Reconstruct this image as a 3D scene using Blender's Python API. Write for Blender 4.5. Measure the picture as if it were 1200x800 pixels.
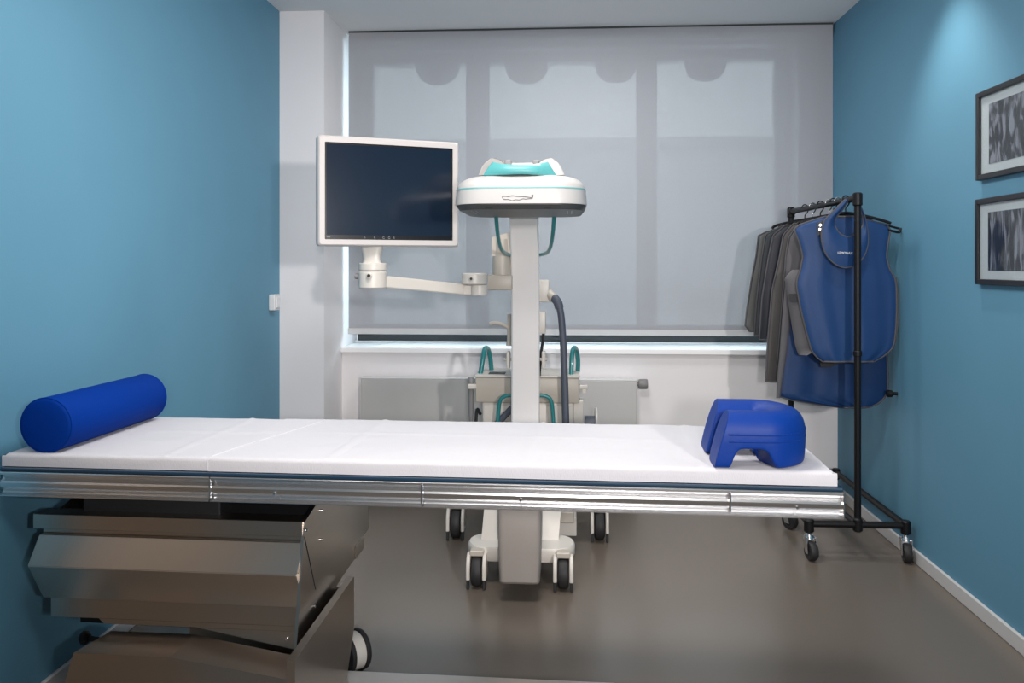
import bpy, bmesh, math, random
from mathutils import Vector, Matrix
random.seed(4)
for o in list(bpy.data.objects): bpy.data.objects.remove(o)
SC = bpy.context.scene
C = SC.collection

# ------------------------------------------------------------------ camera
CH = 1.30                                   # camera height
FPX = 1000.0                                # focal length in pixels of a 1200x800 frame
TH = math.atan(65.0 / FPX)                  # turned a little to the left of the room axis
CT, ST = math.cos(TH), math.sin(TH)
cam = bpy.data.cameras.new('camera')
cam.sensor_width = 36.0; cam.lens = 36.0 * FPX / 1200.0
cam.shift_y = -90.0 / 1200.0
cam.clip_start = 0.05
camo = bpy.data.objects.new('camera', cam); C.objects.link(camo)
camo.location = (0, 0, CH); camo.rotation_euler = (math.radians(90), 0, TH)
SC.camera = camo

# ------------------------------------------------------------------ world, lights, exposure
SC.view_settings.view_transform = 'Standard'
SC.view_settings.look = 'None'
SC.view_settings.gamma = 1.0
SC.view_settings.use_curve_mapping = False
SC.view_settings.exposure = 0.0
wd = bpy.data.worlds.new('world'); SC.world = wd; wd.use_nodes = True
bg = wd.node_tree.nodes['Background']
bg.inputs[0].default_value = (0.80, 0.93, 1.0, 1); bg.inputs[1].default_value = 5.4

def light(name, kind, loc, target, power, size=0.2, color=(1, 1, 1), spot=None, blend=0.5):
    l = bpy.data.lights.new(name, kind); l.energy = power; l.color = color
    if kind == 'AREA': l.shape = 'DISK'; l.size = size
    else: l.shadow_soft_size = size
    if kind == 'SPOT': l.spot_size = math.radians(spot); l.spot_blend = blend
    o = bpy.data.objects.new(name, l); C.objects.link(o); o.location = loc
    d = Vector(target) - Vector(loc)
    o.rotation_euler = d.to_track_quat('-Z', 'Y').to_euler()
    return o
WARM = (1.0, 0.93, 0.86)
light('standing_lamp_light', 'SPOT', (1.28, -1.10, 1.66), (-0.45, 4.5, 1.75), 330, 0.08, (1.0, 0.94, 0.91), 66, 0.75)
light('camera_side_light', 'SPOT', (0.16, -0.60, 1.40), (-0.1, 4.5, 1.55), 165, 0.06, (1.0, 0.94, 0.92), 66, 0.75)
light('ceiling_area_light', 'AREA', (-0.1, 0.5, 2.665), (-0.1, 0.5, 0.0), 28, 0.8, (1.0, 0.95, 0.91))  # unseen overhead fill, added to lift the near half of the room
light('ceiling_area_light', 'AREA', (-0.25, 2.35, 2.665), (-0.25, 2.35, 0.0), 32, 0.6, (1.0, 0.95, 0.91))
light('ceiling_area_light', 'AREA', (0.1, 3.95, 2.665), (0.1, 3.95, 0.0), 16, 0.5, (1.0, 0.95, 0.92))
light('downlight_light', 'SPOT', (1.20, 3.42, 2.655), (1.50, 3.50, 0.6), 40, 0.05, WARM, 84, 0.8)
light('downlight_light', 'SPOT', (-1.0, 2.0, 2.655), (-1.2, 2.05, 0.0), 14, 0.05, WARM, 120, 0.7)

# ------------------------------------------------------------------ pixel helpers
def W(u, v, d):
    cx = (u - 600) / FPX * d
    return Vector((cx * CT - d * ST, cx * ST + d * CT, CH - (v - 310) / FPX * d))
def ray(u, v):
    return W(u, v, 1.0) - Vector((0, 0, CH))
def on_x(u, v, X): r = ray(u, v); return Vector((0, 0, CH)) + r * (X / r.x)
def on_y(u, v, Y): r = ray(u, v); return Vector((0, 0, CH)) + r * (Y / r.y)
def on_z(u, v, Z): r = ray(u, v); return Vector((0, 0, CH)) + r * ((Z - CH) / r.z)

# ------------------------------------------------------------------ materials
def mat(name, col, rough=0.5, metal=0.0, noise=0.0, nscale=30.0, bump=0.0, bscale=200.0,
        stretch=(1, 1, 1), spec=0.5, rnoise=0.0, coat=0.0, detail=4.0, sheen=0.0, bdist=0.002):
    m = bpy.data.materials.new(name); m.use_nodes = True
    nt = m.node_tree; b = nt.nodes['Principled BSDF']
    b.inputs['Base Color'].default_value = (*col, 1)
    b.inputs['Roughness'].default_value = rough
    b.inputs['Metallic'].default_value = metal
    b.inputs['Specular IOR Level'].default_value = spec
    b.inputs['Coat Weight'].default_value = coat
    b.inputs['Sheen Weight'].default_value = sheen
    if noise or bump or rnoise:
        tc = nt.nodes.new('ShaderNodeTexCoord'); mp = nt.nodes.new('ShaderNodeMapping')
        mp.inputs['Scale'].default_value = stretch
        nt.links.new(tc.outputs['Object'], mp.inputs[0])
        if noise or rnoise:
            n = nt.nodes.new('ShaderNodeTexNoise'); n.inputs['Scale'].default_value = nscale
            n.inputs['Detail'].default_value = detail
            nt.links.new(mp.outputs[0], n.inputs[0])
        if noise:
            r = nt.nodes.new('ShaderNodeMix'); r.data_type = 'RGBA'
            r.inputs['A'].default_value = (*[c * (1 - noise) for c in col], 1)
            r.inputs['B'].default_value = (*[min(1, c * (1 + noise)) for c in col], 1)
            nt.links.new(n.outputs['Fac'], r.inputs['Factor'])
            nt.links.new(r.outputs['Result'], b.inputs['Base Color'])
        if rnoise:
            mr = nt.nodes.new('ShaderNodeMapRange')
            mr.inputs['From Min'].default_value = 0.3; mr.inputs['From Max'].default_value = 0.7
            mr.inputs['To Min'].default_value = rough - rnoise; mr.inputs['To Max'].default_value = rough + rnoise
            nt.links.new(n.outputs['Fac'], mr.inputs['Value'])
            nt.links.new(mr.outputs[0], b.inputs['Roughness'])
        if bump:
            n2 = nt.nodes.new('ShaderNodeTexNoise'); n2.inputs['Scale'].default_value = bscale
            n2.inputs['Detail'].default_value = 3
            nt.links.new(mp.outputs[0], n2.inputs[0])
            bp = nt.nodes.new('ShaderNodeBump'); bp.inputs['Strength'].default_value = bump
            bp.inputs['Distance'].default_value = bdist
            nt.links.new(n2.outputs['Fac'], bp.inputs['Height'])
            nt.links.new(bp.outputs[0], b.inputs['Normal'])
    return m
M = {}
M['wall_blue'] = mat('blue_wall_paint', (0.105, 0.280, 0.405), 0.62, noise=0.04, nscale=3, bump=0.12, bscale=260)
M['wall_white'] = mat('white_wall_paint', (0.82, 0.805, 0.815), 0.7, noise=0.02, nscale=4, bump=0.12, bscale=260)
M['wall_front'] = mat('taupe_wall_paint', (0.36, 0.29, 0.235), 0.7, noise=0.03, nscale=4, bump=0.12, bscale=260)  # colour of the unseen front wall, picked to warm reflections in the steel
M['ceiling'] = mat('ceiling_paint', (0.76, 0.77, 0.78), 0.8, noise=0.02, nscale=4, bump=0.1, bscale=220)
M['floor'] = mat('grey_epoxy_floor', (0.148, 0.123, 0.101), 0.26, noise=0.06, nscale=1.6, detail=2, bump=0.015, bscale=40, spec=0.5)
M['baseboard'] = mat('baseboard_paint', (0.60, 0.60, 0.60), 0.45, noise=0.02, nscale=10)
M['frame_white'] = mat('window_frame_white', (0.75, 0.76, 0.77), 0.35, noise=0.02, nscale=10)
M['sill'] = mat('sill_white', (0.93, 0.94, 0.95), 0.35, noise=0.02, nscale=10)
M['gasket'] = mat('dark_window_rail', (0.025, 0.033, 0.037), 0.6, noise=0.1, nscale=30)
M['hem'] = mat('blind_hem', (0.55, 0.56, 0.57), 0.5, noise=0.02, nscale=30)
M['facade'] = mat('facade_render', (0.60, 0.62, 0.64), 0.8, noise=0.05, nscale=3)
M['facade_dark'] = mat('facade_ledge', (0.50, 0.52, 0.54), 0.8, noise=0.05, nscale=3)
M['tab'] = mat('outdoor_shade_film', (0.45, 0.47, 0.50), 0.5, noise=0.05, nscale=10)
M['tab'].node_tree.nodes['Principled BSDF'].inputs['Transmission Weight'].default_value = 0.5
M['tab'].node_tree.nodes['Principled BSDF'].inputs['IOR'].default_value = 1.02
M['cream'] = mat('cream_plastic', (0.66, 0.63, 0.58), 0.38, noise=0.02, nscale=12, bump=0.05, bscale=500)
M['cream_dark'] = mat('beige_plastic', (0.50, 0.46, 0.40), 0.42, noise=0.03, nscale=12, bump=0.05, bscale=500)
M['white'] = mat('white_plastic', (0.84, 0.82, 0.805), 0.32, noise=0.015, nscale=12, coat=0.2)
M['taupe_light'] = mat('pale_grey_shell', (0.30, 0.29, 0.28), 0.45, noise=0.02, nscale=12)
M['head_white'] = mat('matt_white_shell', (0.50, 0.49, 0.48), 0.35, noise=0.015, nscale=12)
M['bezel'] = mat('bezel_plastic', (0.55, 0.525, 0.515), 0.35, noise=0.015, nscale=12)
M['teal'] = mat('teal_enamel', (0.02, 0.215, 0.225), 0.28, noise=0.04, nscale=20, coat=0.3)
M['teal_light'] = mat('turquoise_plastic', (0.095, 0.37, 0.38), 0.4, noise=0.03, nscale=20)
M['grey_plate'] = mat('grey_detector_plate', (0.05, 0.053, 0.053), 0.45, noise=0.05, nscale=20)
M['grey_mid'] = mat('grey_plastic', (0.22, 0.22, 0.22), 0.45, noise=0.05, nscale=20)
M['rubber'] = mat('black_rubber', (0.018, 0.018, 0.019), 0.6, noise=0.2, nscale=40, bump=0.1, bscale=300)
M['hose'] = mat('slate_hose', (0.085, 0.10, 0.135), 0.5, noise=0.08, nscale=30)
M['screen'] = mat('screen_glass', (0.006, 0.013, 0.028), 0.16, noise=0.1, nscale=2, spec=0.55, bump=0.0)
M['screen_black'] = mat('screen_border', (0.004, 0.004, 0.006), 0.25, noise=0.1, nscale=20)
M['mark'] = mat('grey_print', (0.32, 0.34, 0.36), 0.5, noise=0.02, nscale=20)
M['ink'] = mat('grey_ink', (0.12, 0.11, 0.12), 0.6, noise=0.02, nscale=20)
M['radiator'] = mat('radiator_enamel', (0.50, 0.50, 0.49), 0.38, noise=0.02, nscale=12)
M['sheet'] = mat('white_sheet', (0.55, 0.545, 0.575), 0.8, noise=0.03, nscale=60, bump=0.35, bscale=420, stretch=(1, 1, 0.25), sheen=0.2)
M['mattress'] = mat('mattress_core', (0.78, 0.78, 0.80), 0.8, noise=0.03, nscale=40, bump=0.2)
M['navy'] = mat('navy_table_top', (0.012, 0.035, 0.065), 0.25, noise=0.1, nscale=12)
M['alu'] = mat('bright_aluminium', (0.72, 0.725, 0.735), 0.27, 1.0, noise=0.03, nscale=3, stretch=(0.1, 3, 3))
M['steel'] = mat('brushed_steel', (0.53, 0.475, 0.425), 0.28, 1.0, noise=0.025, nscale=2, detail=1)
M['steel_side'] = M['steel']
M['black_metal'] = mat('black_pipe', (0.005, 0.005, 0.006), 0.42, noise=0.2, nscale=40, bump=0.05, bscale=200, spec=0.3)
M['black_dull'] = mat('black_frame_paint', (0.010, 0.011, 0.013), 0.5, noise=0.15, nscale=30)
M['chrome'] = mat('chrome', (0.75, 0.75, 0.76), 0.18, 1.0, noise=0.03, nscale=20)
M['blue_vinyl'] = mat('royal_blue_vinyl', (0.0015, 0.032, 0.225), 0.50, noise=0.05, nscale=20, bump=0.25, bscale=35, bdist=0.004, spec=0.22)
M['blue_cover'] = mat('deep_blue_cover', (0.0003, 0.030, 0.235), 0.7, noise=0.04, nscale=60, bump=0.1, bscale=500, spec=0.06)
M['apron_blue'] = mat('blue_apron_fabric', (0.010, 0.044, 0.142), 0.5, noise=0.06, nscale=14, bump=0.2, bscale=22, bdist=0.004, spec=0.3)
M['apron_dark'] = mat('deep_blue_apron', (0.006, 0.032, 0.110), 0.5, noise=0.06, nscale=14, bump=0.2, bscale=22, bdist=0.004, spec=0.3)
M['trim'] = mat('grey_binding', (0.065, 0.065, 0.073), 0.7, noise=0.1, nscale=120, bump=0.2, bscale=500)
M['ap_grey'] = mat('grey_apron', (0.070, 0.069, 0.078), 0.6, noise=0.08, nscale=25, bump=0.2, bscale=60)
M['ap_taupe'] = mat('taupe_apron', (0.052, 0.048, 0.049), 0.6, noise=0.08, nscale=25, bump=0.2, bscale=60)
M['ap_navy'] = mat('navy_apron', (0.009, 0.012, 0.022), 0.5, noise=0.1, nscale=25, bump=0.2, bscale=60)
M['ap_slate'] = mat('slate_apron', (0.026, 0.034, 0.043), 0.6, noise=0.1, nscale=25, bump=0.2, bscale=60)
M['ap_pale'] = mat('pale_grey_apron', (0.115, 0.122, 0.12), 0.65, noise=0.08, nscale=25, bump=0.2, bscale=60)
M['velcro'] = mat('dark_velcro', (0.035, 0.035, 0.038), 0.9, noise=0.2, nscale=200)
M['letter'] = mat('white_letter', (0.80, 0.82, 0.85), 0.6, noise=0.02, nscale=20)
M['frame_black'] = mat('black_frame_wood', (0.010, 0.011, 0.014), 0.35, noise=0.2, nscale=40)
M['mat_board'] = mat('white_mat_board', (0.62, 0.63, 0.66), 0.6, noise=0.02, nscale=60)
M['switch'] = mat('switch_plastic', (0.74, 0.74, 0.74), 0.4, noise=0.02, nscale=20)

def node_mat(name):
    m = bpy.data.materials.new(name); m.use_nodes = True
    nt = m.node_tree; nt.nodes.clear()
    out = nt.nodes.new('ShaderNodeOutputMaterial')
    return m, nt, out
# screen blind: woven mesh, part light scattering, part see-through
m, nt, out = node_mat('screen_blind_fabric')
tc = nt.nodes.new('ShaderNodeTexCoord')
nz = nt.nodes.new('ShaderNodeTexNoise'); nz.inputs['Scale'].default_value = 240
cr = nt.nodes.new('ShaderNodeMix'); cr.data_type = 'RGBA'
cr.inputs['A'].default_value = (0.345, 0.355, 0.385, 1); cr.inputs['B'].default_value = (0.385, 0.395, 0.425, 1)
nt.links.new(tc.outputs['Object'], nz.inputs[0]); nt.links.new(nz.outputs['Fac'], cr.inputs['Factor'])
df = nt.nodes.new('ShaderNodeBsdfDiffuse'); nt.links.new(cr.outputs['Result'], df.inputs[0])
tl = nt.nodes.new('ShaderNodeBsdfTranslucent'); nt.links.new(cr.outputs['Result'], tl.inputs[0])
m1 = nt.nodes.new('ShaderNodeMixShader'); m1.inputs[0].default_value = 0.05
nt.links.new(df.outputs[0], m1.inputs[1]); nt.links.new(tl.outputs[0], m1.inputs[2])
tr = nt.nodes.new('ShaderNodeBsdfTransparent')
m2 = nt.nodes.new('ShaderNodeMixShader'); m2.inputs[0].default_value = 0.031
nt.links.new(m1.outputs[0], m2.inputs[1]); nt.links.new(tr.outputs[0], m2.inputs[2])
nt.links.new(m2.outputs[0], out.inputs[0]); M['blind'] = m
# clear glass
m, nt, out = node_mat('clear_glass')
gl = nt.nodes.new('ShaderNodeBsdfGlossy'); gl.inputs['Roughness'].default_value = 0.02
tr = nt.nodes.new('ShaderNodeBsdfTransparent'); tr.inputs[0].default_value = (0.93, 0.96, 0.96, 1)
lw = nt.nodes.new('ShaderNodeLayerWeight'); lw.inputs[0].default_value = 0.5
pw = nt.nodes.new('ShaderNodeMath'); pw.operation = 'POWER'; pw.inputs[1].default_value = 4.0; nt.links.new(lw.outputs['Facing'], pw.inputs[0])
fr = nt.nodes.new('ShaderNodeMath'); fr.operation = 'MULTIPLY_ADD'; fr.inputs[1].default_value = 0.5; fr.inputs[2].default_value = 0.02; nt.links.new(pw.outputs[0], fr.inputs[0])
mx = nt.nodes.new('ShaderNodeMixShader')
nt.links.new(fr.outputs[0], mx.inputs[0]); nt.links.new(tr.outputs[0], mx.inputs[1]); nt.links.new(gl.outputs[0], mx.inputs[2])
nt.links.new(mx.outputs[0], out.inputs[0]); M['glass'] = m
# two monochrome prints
def print_mat(name, seed, stripes):
    m = bpy.data.materials.new(name); m.use_nodes = True
    nt = m.node_tree; b = nt.nodes['Principled BSDF']; b.inputs['Roughness'].default_value = 0.35
    tc = nt.nodes.new('ShaderNodeTexCoord'); mp = nt.nodes.new('ShaderNodeMapping')
    mp.inputs['Location'].default_value = (seed, seed * 2.3, seed)
    if stripes: mp.inputs['Scale'].default_value = (1, 60, 9)
    else:
        mp.inputs['Scale'].default_value = (1, 34, 13); mp.inputs['Rotation'].default_value = (0.75, 0, 0)
    nt.links.new(tc.outputs['Object'], mp.inputs[0])
    n = nt.nodes.new('ShaderNodeTexNoise'); n.inputs['Scale'].default_value = 1.0; n.inputs['Detail'].default_value = 7
    n.inputs['Distortion'].default_value = 0.6
    nt.links.new(mp.outputs[0], n.inputs[0])
    r = nt.nodes.new('ShaderNodeValToRGB'); e = r.color_ramp.elements
    e[0].position = 0.44; e[0].color = (0.012, 0.012, 0.02, 1); e[1].position = 0.60; e[1].color = (0.27, 0.26, 0.31, 1)
    x = e.new(0.50); x.color = (0.045, 0.043, 0.06, 1)
    nt.links.new(n.outputs['Fac'], r.inputs[0]); nt.links.new(r.outputs[0], b.inputs['Base Color'])
    return m
M['print_a'] = print_mat('monochrome_print_slopes', 3.1, False)
M['print_b'] = print_mat('monochrome_print_columns', 7.7, True)

# ------------------------------------------------------------------ mesh helpers
def finish(name, bm, m, parent=None, smooth=False, angle=35):
    bmesh.ops.recalc_face_normals(bm, faces=bm.faces)
    me = bpy.data.meshes.new(name); bm.to_mesh(me); bm.free()
    for mm in (m if isinstance(m, (list, tuple)) else [m]): me.materials.append(mm)
    if smooth:
        for p in me.polygons: p.use_smooth = True
        me.set_sharp_from_angle(angle=math.radians(angle))
    o = bpy.data.objects.new(name, me); C.objects.link(o)
    if parent: o.parent = parent
    return o
def box(bm, a, b, bev=0.0, seg=2):
    a, b = Vector(a), Vector(b)
    c = (a + b) / 2; s = b - a
    r = bmesh.ops.create_cube(bm, size=1.0, matrix=Matrix.Translation(c) @ Matrix.Diagonal((abs(s.x), abs(s.y), abs(s.z), 1)))
    if bev > 0:
        vs = r['verts']; es = list({e for v in vs for e in v.link_edges})
        bmesh.ops.bevel(bm, geom=es, offset=bev, segments=seg, profile=0.5, affect='EDGES')
def hexa(bm, p):                              # eight corners: bottom ring of 4, top ring of 4
    v = [bm.verts.new(q) for q in p]
    for f in ((0, 1, 2, 3), (4, 5, 6, 7), (0, 1, 5, 4), (1, 2, 6, 5), (2, 3, 7, 6), (3, 0, 4, 7)):
        bm.faces.new([v[i] for i in f])
def prism(bm, pts, ext, close=True):          # polygon of 3-D points pushed along ext
    ext = Vector(ext)
    a = [bm.verts.new(p) for p in pts]; b = [bm.verts.new(Vector(p) + ext) for p in pts]
    n = len(pts)
    for i in range(n):
        j = (i + 1) % n; bm.faces.new((a[i], a[j], b[j], b[i]))
    if close: bm.faces.new(a); bm.faces.new(list(reversed(b)))
def cyl(bm, p0, p1, r0, r1=None, seg=24, bev=0.0):
    p0, p1 = Vector(p0), Vector(p1); r1 = r0 if r1 is None else r1
    d = p1 - p0; q = d.to_track_quat('Z', 'Y').to_matrix().to_4x4()
    L = d.length
    prof = [(0, 0), (r0 - bev, 0), (r0, bev), (r1, L - bev), (r1 - bev, L), (0, L)] if bev else [(0, 0), (r0, 0), (r1, L), (0, L)]
    lathe(bm, prof, Matrix.Translation(p0) @ q, seg)
def lathe(bm, prof, mtx=Matrix.Identity(4), seg=24):
    rings = []
    for r, z in prof:
        if r <= 1e-6: rings.append([bm.verts.new(mtx @ Vector((0, 0, z)))])
        else: rings.append([bm.verts.new(mtx @ Vector((r * math.cos(2 * math.pi * k / seg), r * math.sin(2 * math.pi * k / seg), z))) for k in range(seg)])
    for A, B in zip(rings, rings[1:]):
        for k in range(seg):
            l = (k + 1) % seg
            if len(A) == 1 and len(B) == 1: continue
            if len(A) == 1: bm.faces.new((A[0], B[k], B[l]))
            elif len(B) == 1: bm.faces.new((A[k], A[l], B[0]))
            else: bm.faces.new((A[k], A[l], B[l], B[k]))
def catmull(pts, n=8, closed=False):
    P = [Vector(p) for p in pts]; out = []
    N = len(P); rng = range(N if closed else N - 1)
    for i in rng:
        if closed: a, b, c, d = P[i - 1], P[i], P[(i + 1) % N], P[(i + 2) % N]
        else: a, b, c, d = P[max(i - 1, 0)], P[i], P[i + 1], P[min(i + 2, N - 1)]
        for k in range(n):
            t = k / n
            out.append(0.5 * ((2 * b) + (c - a) * t + (2 * a - 5 * b + 4 * c - d) * t * t + (3 * b - 3 * c + d - a) * t ** 3))
    if not closed: out.append(P[-1])
    return out
def tube(bm, path, r, seg=10, closed=False, cap=True, flat=1.0):
    P = [Vector(p) for p in path]; N = len(P); rings = []
    up = None
    for i in range(N):
        if closed: t = P[(i + 1) % N] - P[i - 1]
        else: t = P[min(i + 1, N - 1)] - P[max(i - 1, 0)]
        if t.length < 1e-9: t = Vector((0, 0, 1))
        t.normalize()
        if up is None:
            up = Vector((0, 0, 1)) if abs(t.z) < 0.9 else Vector((0, 1, 0))
        s = t.cross(up)
        if s.length < 1e-6: s = t.orthogonal()
        s.normalize(); up = s.cross(t).normalized()
        rr = r(i / (N - 1)) if callable(r) else r
        rings.append([bm.verts.new(P[i] + (s * math.cos(2 * math.pi * k / seg) * flat + up * math.sin(2 * math.pi * k / seg)) * rr) for k in range(seg)])
    for i in range(N if closed else N - 1):
        A, B = rings[i], rings[(i + 1) % N]
        for k in range(seg):
            l = (k + 1) % seg; bm.faces.new((A[k], A[l], B[l], B[k]))
    if cap and not closed:
        bm.faces.new(rings[0]); bm.faces.new(list(reversed(rings[-1])))
def rounded_rect(w, h, r, n=6):               # centred, in 2-D
    out = []
    for cx, cy, a0 in ((w / 2 - r, h / 2 - r, 0), (-w / 2 + r, h / 2 - r, 90), (-w / 2 + r, -h / 2 + r, 180), (w / 2 - r, -h / 2 + r, 270)):
        for k in range(n + 1):
            a = math.radians(a0 + 90 * k / n); out.append((cx + r * math.cos(a), cy + r * math.sin(a)))
    return out
def loft(bm, rings, cap=True, closed=True):
    R = [[bm.verts.new(p) for p in ring] for ring in rings]
    n = len(R[0])
    for A, B in zip(R, R[1:]):
        for k in range(n if closed else n - 1):
            l = (k + 1) % n; bm.faces.new((A[k], A[l], B[l], B[k]))
    if cap: bm.faces.new(R[0]); bm.faces.new(list(reversed(R[-1])))
def new(): return bmesh.new()
def part(name, m, parent, fn, smooth=False, angle=35):
    bm = new(); fn(bm); return finish(name, bm, m, parent, smooth, angle)
def tag(o, label=None, cat=None, group=None, kind=None):
    if label: o['label'] = label
    if cat: o['category'] = cat
    if group: o['group'] = group
    if kind: o['kind'] = kind
    return o
def thing(name, label, cat, loc=(0, 0, 0), rotz=0.0, group=None):
    o = bpy.data.objects.new(name, None); C.objects.link(o)
    o.location = loc; o.rotation_euler = (0, 0, rotz); o.empty_display_size = 0.1
    return tag(o, label, cat, group)
def struct(name, m, fn, label, smooth=False):
    return tag(part(name, m, None, fn, smooth), label, None, None, 'structure')
def structempty(name, label, loc=(0, 0, 0)):
    o = bpy.data.objects.new(name, None); C.objects.link(o); o.location = loc
    return tag(o, label, None, None, 'structure')

# ------------------------------------------------------------------ the room
XL, XR = -1.566, 1.523
Y0 = -2.2                                      # wall behind the camera
YC, XC = 4.56, -1.319                          # pillar face and its right side
YB, YW = 4.93, 5.30                            # wall under the window; outer wall plane
H = 2.68
ZS = 0.818                                     # sill
XP = 1.34                                      # right jamb of the window
struct('floor', M['floor'], lambda b: box(b, (XL - .1, Y0 - .1, -0.1), (XR + .1, YW + .3, 0)), 'grey brown glossy epoxy floor')
struct('ceiling', M['ceiling'], lambda b: box(b, (XL - .1, Y0 - .1, H), (XR + .1, YW + .3, H + .1)), 'plain light grey ceiling')
struct('wall_left', M['wall_blue'], lambda b: box(b, (XL - .1, Y0, 0), (XL, YC + .4, H)), 'blue painted wall on the left')
struct('wall_right', M['wall_blue'], lambda b: box(b, (XR, Y0, 0), (XR + .1, YW + .3, H)), 'blue painted wall on the right')
struct('wall_front', M['wall_front'], lambda b: box(b, (XL, Y0 - .1, 0), (XR, Y0, H)), 'unseen taupe wall behind the viewer, tinted to warm steel reflections')
struct('wall_pillar', M['wall_white'], lambda b: box(b, (XL, YC, 0), (XC, YW + .3, H)), 'white wall pillar left of the window')
def wb(b):
    box(b, (XC, YB, 0), (XR, YW + .3, ZS - .03))                    # parapet under the window
    box(b, (XP, 5.06, ZS - .03), (XR, YW + .3, H))                  # pier right of the window
    box(b, (XC, 5.12, 2.60), (XP, YW + .3, H))                      # lintel
struct('wall_back', M['wall_white'], wb, 'white back wall around the window')
def skirt(b, x0, x1, y0, y1): box(b, (x0, y0, 0), (x1, y1, 0.058), 0.003, 1)
struct('baseboard_right', M['baseboard'], lambda b: skirt(b, XR - .014, XR, Y0, YB), 'white baseboard along the right wall')
struct('baseboard_left', M['baseboard'], lambda b: skirt(b, XL, XL + .014, 2.06, YC), 'white baseboard along the left wall')

# unseen door, added beside the viewer so the steel reflects warm brown
M['door'] = mat('added_door_veneer', (0.26, 0.19, 0.135), 0.45, noise=0.12, nscale=6, stretch=(4, 4, 0.3), bump=0.05, bscale=60)
dr = structempty('added_door_1', 'unseen brown door added beside the viewer for warm steel reflections', (XL, 1.48, 0))
part('added_door_leaf', M['door'], dr, lambda b: box(b, (.001, -.49, .01), (.030, .49, 2.10), .003, 1))
for y0, y1 in ((-.57, -.49), (.49, .57)):
    part('added_door_frame', M['grey_mid'], dr, lambda b: box(b, (.001, y0, 0), (.022, y1, 2.18), .003, 1))
part('added_door_frame', M['grey_mid'], dr, lambda b: box(b, (.001, -.49, 2.10), (.022, .49, 2.18), .003, 1))
part('added_door_handle', M['chrome'], dr, lambda b: tube(b, [(.03, -.42, 1.04), (.075, -.42, 1.04), (.08, -.40, 1.04), (.08, -.30, 1.04)], .009, 10), True)

# window
win = structempty('window_1', 'wide white framed window behind the blind', (0, YW - .08, ZS))
def wbox(name, m, x0, x1, y0, y1, z0, z1, bev=0.003, par=win):
    o = Vector((0, YW - .08, ZS))
    return part(name, m, par, lambda b: box(b, Vector((x0, y0, z0)) - o, Vector((x1, y1, z1)) - o, bev, 1))
wbox('window_sill', M['sill'], XC, XR, 4.895, YW - .02, ZS - .03, ZS, 0.004)
YF = YW - .06                                   # frame plane
def ux(u, Y=YF): return on_y(u, 200, Y).x
def vz(v, Y=YF): return on_y(650, v, Y).z
ztop, zbot = vz(72), 0.93
wbox('frame_rail', M['frame_white'], XC, XP, YF, YF + .07, ztop, 2.60)
wbox('frame_rail', M['frame_white'], XC, XP, YF - .01, YF + .07, ZS, ZS + .010)
wbox('dark_rail', M['gasket'], ux(419), XP, YF, YF + .06, ZS + .010, zbot)
edges = [(XC, ux(437)), (ux(546), ux(573)), (ux(746), ux(770)), (ux(908), XP)]
for a, c in edges:
    wbox('mullion', M['frame_white'], a, c, YF, YF + .07, zbot, ztop)
for (a, c) in ((ux(437), ux(546)), (ux(573), ux(746)), (ux(770), ux(908))):
    wbox('pane', M['glass'], a, c, YF + .03, YF + .036, zbot, ztop, 0)
# outdoors: facing building and rounded shades
YO = 14.0
fac = thing('facing_building', 'pale grey building across the street seen through the blind', 'building', (0, YO, -3))
ztf = on_y(660, 163, YO).z
part('facade', M['facade'], fac, lambda b: box(b, (-8, 0, 0), (9, 3, ztf + 3)))
part('roof_edge', M['facade_dark'], fac, lambda b: box(b, (-8.1, -.12, ztf + 2.85), (9.1, 3.1, ztf + 3.0)))
zl = on_y(660, 346, YO).z
part('ledge', M['facade_dark'], fac, lambda b: box(b, (-8.1, -.1, zl + 2.95), (9.1, 0, zl + 3.06)))
for (u0, u1) in ((455, 530), (600, 690), (800, 870)):
    x0, x1 = on_y(u0, 300, YO).x, on_y(u1, 300, YO).x
    part('window', M['facade_dark'], fac, lambda b: box(b, (x0, -.05, zl + 1.2), (x1, .05, zl + 2.8)))
names = ['leftmost', 'second', 'third', 'rightmost']
for i, (u0, u1) in enumerate(((487, 538), (592, 642), (698, 746), (803, 851))):
    ys = YF + .10
    x0, x1 = on_y(u0, 80, ys).x, on_y(u1, 80, ys).x; z1 = 2.598; z0 = on_y(660, 97, ys).z
    w = x1 - x0; cxm = (x0 + x1) / 2
    t = thing('outdoor_shade', ['leftmost', 'second from left', 'third from left', 'rightmost'][i] + ' rounded grey shade hanging outside at the window top', 'shade', (cxm, ys, z1), 0, 'rounded shades outside the window')
    def prof(b, x0=-w / 2, x1=w / 2, hh=z1 - z0):
        r = min(w * .42, hh * .75); pts = [(x0, 0, .0), (x1, 0, .0)]
        for k in range(7):
            a = math.radians(-90 * k / 6); pts.append((x1 - r + r * math.cos(a), 0, -hh + r + r * math.sin(a)))
        for k in range(7):
            a = math.radians(-90 - 90 * k / 6); pts.append((x0 + r + r * math.cos(a), 0, -hh + r + r * math.sin(a)))
        prism(b, pts, (0, .03, 0))
    part('shade_panel', M['tab'], t, prof)
    part('hanging_rod', M['grey_mid'], t, lambda b: box(b, (-.028, -.02, -(z1 - z0) * .9), (.028, 0, .04)))

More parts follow.
